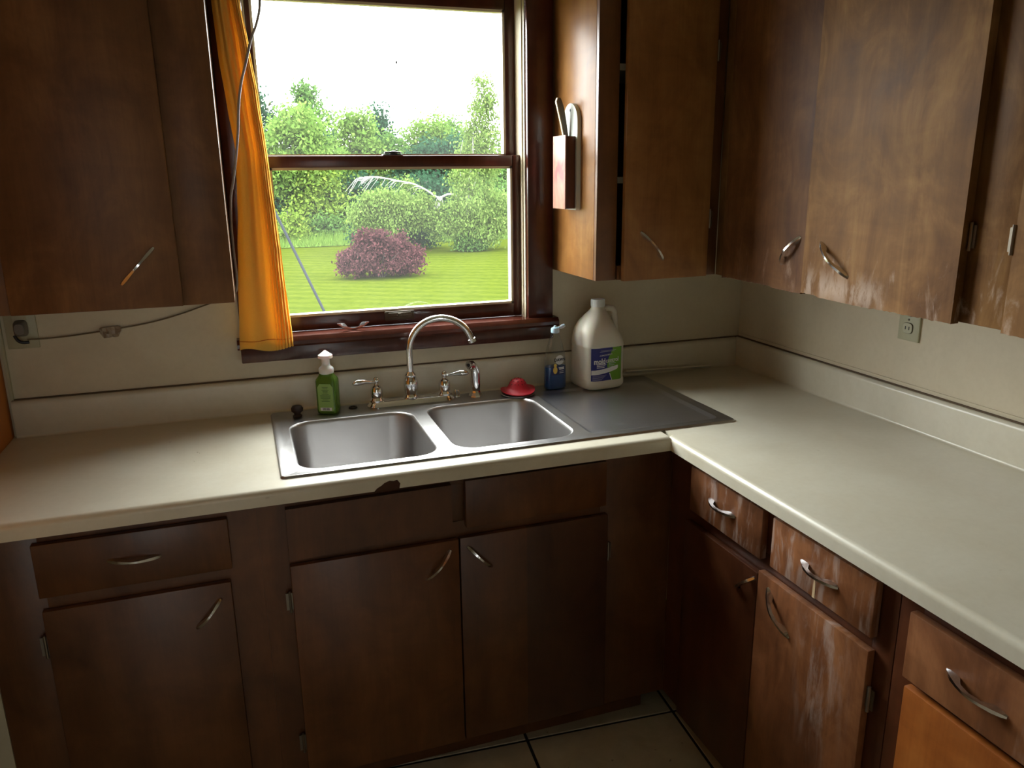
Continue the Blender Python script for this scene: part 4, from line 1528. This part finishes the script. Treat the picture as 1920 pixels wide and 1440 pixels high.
# stitched hem
k0 = (NV - 1) * (NU + 1)
hp = [(vs_[k0 + i][0], vs_[k0 + i][1] - 0.0012, vs_[k0 + i][2] + 0.008) for i in range(0, NU + 1, 2)]
obj('hem_stitch', MB().tube(hp, 0.0012, 6), plain('orange_thread', srgb(196, 104, 14), 0.8), o_, 60)
cr = thing('curtain_rod', 'thin white curtain rod above the window', 'rod', (-1.216, -0.06, 2.29))
obj('rod', MB().tube([(-1.74, -0.058, 2.292), (-0.70, -0.058, 2.292)], 0.007, 12), PULLW, cr, 50)
for x in (-1.69, -0.745):
    obj('bracket', MB().box(x - 0.006, x + 0.006, -0.058, -0.0005, 2.286, 2.299), PULLW, cr)

# ================================================================== CORDS AND OUTLETS
pts = [(-1.560, -0.13, 2.42), (-1.566, -0.13, 2.2), (-1.571, -0.13, 2.03), (-1.583, -0.13, 1.972), (-1.602, -0.13, 1.928), (-1.618, -0.13, 1.877), (-1.636, -0.13, 1.822), (-1.647, -0.13, 1.767), (-1.655, -0.13, 1.702),
       (-1.666, -0.125, 1.64), (-1.678, -0.12, 1.582), (-1.688, -0.11, 1.541), (-1.694, -0.10, 1.473), (-1.695, -0.09, 1.40), (-1.694, -0.075, 1.335), (-1.699, -0.05, 1.285), (-1.722, -0.022, 1.266)]
mb = MB()


def smooth_pts(p, n=4):
    p = [Vector(q) for q in p]
    out = []
    for i in range(len(p) - 1):
        a_, b_ = p[max(i - 1, 0)], p[i]
        c_, d_ = p[i + 1], p[min(i + 2, len(p) - 1)]
        for k in range(n):
            t = k / n
            out.append(0.5 * ((2 * b_) + (c_ - a_) * t + (2 * a_ - 5 * b_ + 4 * c_ - d_) * t * t + (3 * b_ - a_ - 3 * c_ + d_) * t ** 3))
    out.append(p[-1])
    return out


mb.tube(smooth_pts(pts), 0.0034, 8)
cd = tag(obj('hanging_cable', mb, CORDM, None, 60), 'thin grey cable hanging in front of the orange curtain', 'cable')
pts = [(-1.722, -0.022, 1.266), (-1.76, -0.008, 1.252), (-1.795, -0.006, 1.241), (-1.86, -0.005, 1.221), (-1.94, -0.005, 1.203), (-2.027, -0.005, 1.192), (-2.12, -0.006, 1.183), (-2.19, -0.010, 1.180), (-2.235, -0.020, 1.182)]
tag(obj('thin_wire', MB().tube(smooth_pts(pts), 0.0019, 6), CORDW, None, 60), 'thin brown wire running along the wall under the left cabinet', 'wire')
# crumpled tape over the wire
vs_, fs_ = [], []
rnd = random.Random(11)
for j in range(4):
    for i in range(8):
        vs_.append((-2.062 + 0.052 * i / 7, -0.008 - rnd.uniform(0, 0.006), 1.198 + 0.003 * i / 7 - 0.028 * j / 3 * (1 if 0 < i < 7 else 0.5) + rnd.uniform(-0.002, 0.002)))
for j in range(3):
    for i in range(7):
        fs_.append([j * 8 + i, j * 8 + i + 1, j * 8 + i + 9, j * 8 + i + 8])
o_ = obj('tape_scrap', MB().add(vs_, fs_), TAPE, None)
o_.modifiers.new('thickness', 'SOLIDIFY').thickness = 0.0006
tag(o_, 'crumpled scrap of tape holding the thin wire to the wall', 'tape')

ol = thing('wall_outlet', 'beige wall outlet with a plug under the left cabinet', 'outlet', (-2.248, 0, 1.155))
obj('cover_plate', MB().box(-2.286, -2.211, -0.006, -0.0005, 1.156, 1.272, 0.002), IVORY, ol, 40)
obj('receptacle', MB().loft([(0, 0, 0, 0.017, 0.0145, 3.2), (0.003, 0, 0, 0.017, 0.0145, 3.2)], 24).xf(Matrix.Translation((-2.249, -0.006, 1.240)) @ Matrix.Rotation(PI / 2, 4, 'X')), IVORY, ol, 40)
pg = thing('power_plug', 'grey plug with black strain relief in the left wall outlet', 'plug', (-2.25, -0.01, 1.19))
mb = MB().loft([(0, 0, 0, 0.016, 0.022, 4), (0.016, 0, 0, 0.015, 0.020, 4), (0.024, 0, 0, 0.011, 0.014, 3)], 24)
mb.xf(Matrix.Translation((-2.247, -0.0095, 1.212)) @ Matrix.Rotation(PI / 2, 4, 'X'))
obj('body', mb, GREYP, pg, 40)
obj('strain_relief', MB().tube(smooth_pts([(-2.262, -0.024, 1.196), (-2.255, -0.026, 1.182), (-2.244, -0.026, 1.176), (-2.230, -0.024, 1.176)]), 0.0042, 8), BLACK, pg, 60)

orr = thing('wall_outlet', 'ivory wall outlet on the right wall under the cabinet', 'outlet', (0, -0.765, 1.146))
obj('cover_plate', MB().box(-0.006, -0.0005, -0.798, -0.728, 1.146, 1.262, 0.002), IVORY, orr, 40)
for zc_ in (1.180, 1.226):
    mb = MB().loft([(0, 0, 0, 0.0155, 0.0135, 3.4), (0.003, 0, 0, 0.0155, 0.0135, 3.4)], 26)
    mb.xf(Matrix.Translation((-0.0062, -0.761, zc_)) @ Matrix.Rotation(-PI / 2, 4, 'Y') @ Matrix.Rotation(PI / 2, 4, 'Z'))
    rc = obj('receptacle', mb, IVORY, orr, 40)
    mb = MB().loft([(0, 0, 0, 0.0166, 0.0146, 3.4), (0.0014, 0, 0, 0.0166, 0.0146, 3.4)], 26)
    mb.xf(Matrix.Translation((-0.0060, -0.761, zc_)) @ Matrix.Rotation(-PI / 2, 4, 'Y') @ Matrix.Rotation(PI / 2, 4, 'Z'))
    obj('recess', mb, plain('dark_joint', srgb(70, 62, 40), 0.7), rc)
    for dy_ in (-0.006, 0.006):
        obj('slot', MB().box(-0.0098, -0.0090, -0.761 + dy_ - 0.0012, -0.761 + dy_ + 0.0012, zc_ - 0.004, zc_ + 0.005), INK, rc)
obj('screw', MB().lathe([(0.003, 0), (0.003, 0.0012), (0, 0.0018)], (-0.006, -0.761, 1.203), 10, axis=Matrix.Rotation(-PI / 2, 3, 'Y')), BRASS, orr)

# ================================================================== OUTDOORS
GZ = -1.30
mb = MB()
nx, ny = 60, 40
vs_, fs_ = [], []
for j in range(ny + 1):
    for i in range(nx + 1):
        x = -60 + 130 * i / nx
        y = 0.6 + 110 * (j / ny) ** 1.5
        vs_.append((x, y, GZ + 0.05 * math.sin(x * 0.21 + 1) * math.sin(y * 0.17)))
for j in range(ny):
    for i in range(nx):
        a_ = j * (nx + 1) + i
        fs_.append([a_, a_ + 1, a_ + nx + 2, a_ + nx + 1])
lawn = struct('ground_lawn', MB().add(vs_, fs_), LAWN, 80)

RNG = np.random.default_rng(5)


def leaves(name, blobs, count, size, mat, parent, clump=0.35, nclump=70, droop=0.0, loc=(0, 0, 0)):
    """joined leaf mesh: rhombic leaves in clumps spread through ellipsoids (cx,cy,cz,rx,ry,rz,weight)"""
    wts = np.array([b[6] for b in blobs], float)
    wts /= wts.sum()
    allc = []
    for b, w in zip(blobs, wts):
        m = max(4, int(nclump * w))
        d = RNG.normal(size=(m, 3))
        d /= np.linalg.norm(d, axis=1)[:, None]
        r = RNG.uniform(0.35, 1.0, m) ** 0.5
        allc.append(np.array(b[:3]) + d * r[:, None] * np.array(b[3:6]))
    C = np.concatenate(allc)
    idx = RNG.integers(0, len(C), count)
    P = C[idx] + RNG.normal(size=(count, 3)) * clump * np.array([1, 1, 0.75])
    if droop:
        P[:, 2] -= np.abs(RNG.normal(size=count)) * droop
    P[:, 2] = np.maximum(P[:, 2], GZ + 0.03)
    A = RNG.normal(size=(count, 3))
    if droop:
        A[:, 2] -= 1.5
    A /= np.linalg.norm(A, axis=1)[:, None]
    B = np.cross(A, RNG.normal(size=(count, 3)))
    B /= np.linalg.norm(B, axis=1)[:, None]
    s = size * RNG.uniform(0.6, 1.3, count)[:, None]
    V = np.empty((count, 4, 3))
    V[:, 0] = P - A * s * 0.6
    V[:, 1] = P + B * s * 0.32
    V[:, 2] = P + A * s * 0.6
    V[:, 3] = P - B * s * 0.32
    V -= np.array(loc)
    me = bpy.data.meshes.new(name)
    me.vertices.add(count * 4)
    me.vertices.foreach_set('co', V.reshape(-1))
    me.loops.add(count * 4)
    me.loops.foreach_set('vertex_index', np.arange(count * 4, dtype=np.int32))
    me.polygons.add(count)
    me.polygons.foreach_set('loop_start', np.arange(0, count * 4, 4, dtype=np.int32))
    me.polygons.foreach_set('loop_total', np.full(count, 4, dtype=np.int32))
    me.update()
    me.validate()
    me.materials.append(mat)
    o = bpy.data.objects.new(name, me)
    COL.objects.link(o)
    o.parent = parent
    o['kind'] = 'stuff'
    return o


def tree(label, x, y, top, rx, mat, count=9000, size=0.17, low=0.25, name='tree', shape='round', group='trees beyond the lawn', trunkr=0.12, bark=None, clump=0.35, cat='tree'):
    t = thing(name, label, cat, (x, y, GZ), group=group)
    H = top - GZ
    if shape == 'round':
        bl = [(x, y, GZ + H * 0.55, rx, rx * 0.8, H * (0.5 - low / 2), 5), (x - rx * 0.45, y, GZ + H * 0.42, rx * 0.6, rx * 0.6, H * 0.26, 2), (x + rx * 0.5, y - 0.3, GZ + H * 0.45, rx * 0.55, rx * 0.6, H * 0.28, 2),
              (x + rx * 0.1, y, top - H * 0.16, rx * 0.55, rx * 0.5, H * 0.14, 2)]
    elif shape == 'spire':
        bl = [(x + RNG.uniform(-0.2, 0.2) * rx, y, GZ + H * q, rx * w, rx * w, H * 0.13, 1 + w * 2) for q, w in ((0.2, 1.0), (0.36, 1.0), (0.52, 0.85), (0.67, 0.62), (0.80, 0.42), (0.90, 0.24))]
    else:  # bush
        bl = [(x, y, GZ + H * 0.45, rx, rx * 0.7, H * 0.46, 4), (x - rx * 0.6, y, GZ + H * 0.32, rx * 0.5, rx * 0.5, H * 0.32, 1.5), (x + rx * 0.6, y, GZ + H * 0.33, rx * 0.5, rx * 0.5, H * 0.33, 1.5)]
    leaves('foliage', bl, count, size, mat, t, clump=clump, nclump=int(40 + rx * 22), loc=(x, y, GZ))
    mb = MB()
    mb.tube([(x, y, GZ - 0.05), (x + 0.05, y, GZ + H * 0.3), (x - 0.04, y, GZ + H * 0.6), (x, y, top - H * 0.08)], [trunkr, trunkr * 0.8, trunkr * 0.5, trunkr * 0.1], 8)
    for k in range(6):
        zz = GZ + H * (0.3 + 0.09 * k)
        an = k * 2.4
        q = rx * 0.6 * (1 - 0.1 * k)
        mb.tube([(x, y, zz), (x + q * 0.5 * math.cos(an), y + q * 0.5 * math.sin(an), zz + H * 0.07), (x + q * math.cos(an), y + q * math.sin(an), zz + H * 0.11)], [trunkr * 0.35, trunkr * 0.2, 0.01], 5)
    obj('trunk', mb, bark or BARK, t, 60)
    return t


tree('broad rounded pale green tree at the left end of the treeline', 1.25, 37.6, 4.95, 2.4, LF_LIGHT, 15000, 0.19)
tree('tall dark green tree rising behind the broad pale tree', 2.75, 46.2, 6.5, 2.1, LF_MID, 10000, 0.20, shape='spire')
tree('slim grey-green tree showing just beside the orange curtain', 0.05, 44.5, 6.2, 1.2, LF_DARK, 5000, 0.20, shape='spire')
tree('light green tree right of the tall dark one', 4.6, 41.6, 5.05, 1.7, LF_LIGHT, 10000, 0.19)
tree('pointed blue-green tree in the middle of the treeline', 7.2, 47.6, 5.5, 1.7, LF_DARK, 9000, 0.20, shape='spire')
tree('feathery light tree right of the pointed blue-green one', 9.0, 43.6, 5.3, 1.8, LF_LIGHT, 9000, 0.19)
tree('soft green tree behind the white birch trunk', 11.4, 45.6, 4.9, 1.9, LF_MID, 9000, 0.20)
tree('green tree at the right window edge behind the birch', 13.6, 41.6, 4.1, 2.0, LF_MID, 9000, 0.19)
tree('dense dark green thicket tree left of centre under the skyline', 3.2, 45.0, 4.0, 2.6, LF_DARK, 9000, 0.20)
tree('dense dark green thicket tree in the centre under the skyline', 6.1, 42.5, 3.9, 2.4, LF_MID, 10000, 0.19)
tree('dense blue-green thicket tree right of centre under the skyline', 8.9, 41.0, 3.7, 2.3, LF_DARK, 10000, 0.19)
tree('leafy lime green tree at the left edge of the lawn', 1.95, 36.6, 1.95, 1.35, LF_LIME, 8000, 0.17, clump=0.28)
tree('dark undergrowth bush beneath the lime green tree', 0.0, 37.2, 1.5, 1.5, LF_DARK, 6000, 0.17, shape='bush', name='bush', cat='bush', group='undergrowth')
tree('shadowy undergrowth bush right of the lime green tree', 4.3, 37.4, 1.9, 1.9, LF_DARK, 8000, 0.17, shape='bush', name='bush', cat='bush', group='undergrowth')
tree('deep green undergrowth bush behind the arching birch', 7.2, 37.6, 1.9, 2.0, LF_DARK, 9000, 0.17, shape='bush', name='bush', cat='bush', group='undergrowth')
tree('green undergrowth bush at the right behind the birch', 10.6, 36.2, 1.6, 2.0, LF_MID, 8000, 0.17, shape='bush', name='bush', cat='bush', group='undergrowth')
tree('small pale bush at the lawn edge beside the curtain', 0.45, 34.4, 0.35, 0.85, LF_LIME, 4000, 0.13, shape='bush', name='bush', cat='bush', group='undergrowth', clump=0.2)
tree('low mid green bush at the lawn edge right of the pale bush', 2.0, 34.8, 0.1, 0.9, LF_MID, 4000, 0.13, shape='bush', name='bush', cat='bush', group='undergrowth', clump=0.2)
tree('far left distant treeline tree outside the curtain', -3.5, 42.0, 5.0, 3.0, LF_MID, 8000, 0.22)
tree('far right distant treeline tree past the window edge', 18.0, 42.0, 4.6, 3.2, LF_MID, 8000, 0.22)

# burgundy shrub on the lawn
t = thing('burgundy_shrub', 'round burgundy barberry shrub in the middle of the lawn', 'shrub', (2.30, 21.4, GZ))
bl = [(2.30, 21.4, -0.85, 1.10, 0.9, 0.44, 4), (1.60, 21.4, -0.92, 0.58, 0.7, 0.38, 2), (3.05, 21.4, -0.92, 0.58, 0.7, 0.38, 2), (1.95, 21.4, -0.48, 0.52, 0.5, 0.36, 1.6), (2.70, 21.4, -0.50, 0.55, 0.45, 0.36, 1.6),
      (2.33, 21.4, -0.50, 0.40, 0.45, 0.36, 1.3), (2.28, 21.4, -0.08, 0.14, 0.2, 0.26, 0.45), (1.80, 21.4, -0.18, 0.14, 0.2, 0.24, 0.4), (2.98, 21.4, -0.20, 0.12, 0.2, 0.22, 0.35), (2.05, 21.4, -0.15, 0.1, 0.2, 0.2, 0.25), (3.35, 21.4, -0.62, 0.20, 0.3, 0.2, 0.4), (1.40, 21.4, -0.68, 0.2, 0.3, 0.2, 0.4)]
leaves('foliage', bl, 15000, 0.085, LF_RED, t, clump=0.10, nclump=260, loc=(2.30, 21.4, GZ))
mb = MB()
for k in range(12):
    an = 2 * PI * k / 12
    mb.tube([(2.30 + 0.1 * math.cos(an), 21.4 + 0.1 * math.sin(an), GZ - 0.02), (2.30 + 0.5 * math.cos(an), 21.4 + 0.4 * math.sin(an), GZ + 0.5), (2.30 + 0.9 * math.cos(an), 21.4 + 0.7 * math.sin(an), GZ + 0.75)], [0.02, 0.014, 0.005], 5)
obj('stems', mb, BARK, t, 60)

# white birch with slim upright crown
BY = 28.64
t = thing('birch_tree', 'slender white birch with airy pointed crown at the right of the lawn', 'tree', (7.3, BY, GZ))
mb = MB()
tr = smooth_pts([(7.30, BY, GZ - 0.05), (7.17, BY, -0.26), (7.11, BY, 0.58), (7.22, BY, 1.41), (7.38, BY, 2.43), (7.45, BY, 3.43), (7.62, BY, 4.23), (7.82, BY, 5.22)])
mb.tube(tr, [0.085 * (1 - 0.9 * i / (len(tr) - 1)) + 0.006 for i in range(len(tr))], 8)
mb.tube(smooth_pts([(7.16, BY, 0.2), (7.30, BY, 0.9), (7.55, BY, 1.6), (7.9, BY, 2.4), (8.05, BY, 3.3)]), [0.04 - 0.0021 * i for i in range(17)], 6)
mb.tube(smooth_pts([(7.14, BY, 0.7), (6.9, BY, 1.4), (6.85, BY, 2.2), (7.0, BY, 3.0)]), [0.03 - 0.002 * i for i in range(13)], 6)
obj('trunk', mb, BIRCHBARK, t, 60, label='white birch trunk')
bl = [(7.5, BY, 0.7, 1.25, 1.0, 0.9, 3), (7.6, BY, -0.35, 1.1, 1.0, 0.7, 3), (7.5, BY, 1.6, 1.0, 0.8, 0.6, 2), (7.7, BY, 2.5, 0.85, 0.6, 0.6, 1.5), (7.75, BY, 3.3, 0.78, 0.5, 0.5, 1.4), (7.75, BY, 4.0, 0.62, 0.4, 0.45, 1.2),
      (7.80, BY, 4.65, 0.42, 0.3, 0.4, 0.8), (7.84, BY, 5.15, 0.22, 0.2, 0.26, 0.4), (6.6, BY, -0.1, 0.8, 0.8, 0.6, 1.4), (8.5, BY, 0.2, 0.7, 0.7, 0.9, 1.4)]
leaves('foliage', bl, 20000, 0.10, LF_BIRCH, t, clump=0.19, nclump=260, droop=0.12, loc=(7.3, BY, GZ))
leaves('lower_foliage', [(7.25, BY - 0.2, -1.0, 0.62, 0.5, 0.28, 1)], 2600, 0.10, LF_MID, t, clump=0.16, nclump=40, loc=(7.3, BY, GZ))

# arching birch: bent white stem with a hanging curtain of leaves
t = thing('bent_birch', 'white birch bent over in a long arch with hanging leaves', 'tree', (7.45, 29.1, GZ))
mb = MB()
AY = 29.1
arch = smooth_pts([(7.45, AY, GZ - 0.05), (7.40, AY, -0.2), (7.15, AY, 0.55), (6.75, AY, 0.86), (6.42, AY, 0.90), (6.05, AY, 0.78), (5.6, AY, 1.06), (5.05, AY, 1.33), (4.52, AY, 1.44), (4.0, AY, 1.55), (3.59, AY, 1.62), (3.27, AY, 1.56), (3.0, AY, 1.38)])
mb.tube(arch, [0.060 * (1 - 0.75 * i / (len(arch) - 1)) for i in range(len(arch))], 8)
rnd = random.Random(3)
for k in range(26):
    i = rnd.randint(len(arch) // 2, len(arch) - 2)
    p = arch[i]
    L = rnd.uniform(0.35, 0.9)
    mb.tube([p, p + Vector((-L * 0.5, rnd.uniform(-0.2, 0.2), 0.03)), p + Vector((-L, rnd.uniform(-0.3, 0.3), -L * rnd.uniform(0.25, 0.7)))], [0.013, 0.010, 0.004], 5)
for k in range(10):
    p = Vector((6.10 + rnd.uniform(-0.12, 0.12), AY - 0.1, 0.85))
    L = rnd.uniform(0.4, 0.9)
    mb.tube([p, p + Vector((rnd.uniform(-0.22, 0.05), 0, -L * 0.4)), p + Vector((rnd.uniform(-0.4, 0.1), 0, -L))], [0.014, 0.011, 0.004], 5)
obj('trunk', mb, BIRCHBARK, t, 60, label='white arching birch stem')
bl = [(4.3, AY, 0.75, 1.5, 0.7, 0.42, 4), (3.4, AY, 0.45, 0.8, 0.6, 0.55, 2), (5.2, AY, 0.40, 0.9, 0.6, 0.45, 2), (4.3, AY, 0.05, 1.4, 0.7, 0.5, 3), (2.9, AY, 0.2, 0.45, 0.5, 0.4, 0.8), (6.0, AY, -0.2, 0.5, 0.5, 0.5, 0.8), (5.0, AY + 0.2, 1.42, 0.5, 0.2, 0.12, 0.25)]
leaves('foliage', bl, 15000, 0.10, LF_BIRCH, t, clump=0.17, nclump=200, droop=0.15, loc=(7.45, 29.1, GZ))
leaves('lower_foliage', [(4.0, AY + 1.2, -0.55, 1.3, 0.5, 0.5, 2), (5.6, AY + 1.5, -0.6, 1.0, 0.5, 0.5, 1.5)], 7000, 0.11, LF_DARK, t, clump=0.2, nclump=80, loc=(7.45, 29.1, GZ))

# rough grass along the lawn edge
N = 26000
gx_ = RNG.uniform(-4, 17, N)
gy_ = RNG.uniform(33.2, 36.5, N)
gh = RNG.uniform(0.25, 0.75, N) * np.clip((gy_ - 32.6) / 1.5, 0.3, 1)
V = np.empty((N, 3, 3))
V[:, 0] = np.stack([gx_ - 0.03, gy_, np.full(N, GZ)], 1)
V[:, 1] = np.stack([gx_ + 0.03, gy_, np.full(N, GZ)], 1)
V[:, 2] = np.stack([gx_ + RNG.normal(size=N) * 0.1, gy_ + RNG.normal(size=N) * 0.1, GZ + gh], 1)
me = bpy.data.meshes.new('tall_grass')
me.vertices.add(N * 3)
me.vertices.foreach_set('co', V.reshape(-1))
me.loops.add(N * 3)
me.loops.foreach_set('vertex_index', np.arange(N * 3, dtype=np.int32))
me.polygons.add(N)
me.polygons.foreach_set('loop_start', np.arange(0, N * 3, 3, dtype=np.int32))
me.polygons.foreach_set('loop_total', np.full(N, 3, dtype=np.int32))
me.update()
me.validate()
me.materials.append(leaf_mat('tall_grass_blades', srgb(104, 140, 60), srgb(134, 164, 78)))
o_ = bpy.data.objects.new('tall_grass', me)
COL.objects.link(o_)
tag(o_, 'rough unmown green grass along the far edge of the lawn', 'grass', kind='stuff')

# slanting grey guy wire in the yard
d_ = Vector((-0.587 + 1.177, 0, -0.309 - 1.185)).normalized()
p0 = Vector((-1.177, 9.636, 1.185))
pa = p0 - d_ * 6.0
pb = p0 + d_ * ((p0.z - GZ) / -d_.z)
gw = thing('guy_wire', 'slanting grey guy wire crossing the lawn view beside the curtain', 'guy wire', tuple(pb))
obj('cable', MB().tube([pa, p0 - d_ * 2.5], 0.008, 6), HINGE, gw, 60)
obj('guard', MB().tube([p0 - d_ * 2.6, pb], 0.020, 10), plain('grey_guy_guard', srgb(32, 35, 39), 0.9, 0.0, Specular_IOR_Level=0.0), gw, 60)
obj('anchor', MB().lathe([(0.05, GZ - 0.05), (0.05, GZ + 0.02), (0.02, GZ + 0.05), (0, GZ + 0.05)], (pb.x, pb.y, 0), 10), HINGE, gw, 40)
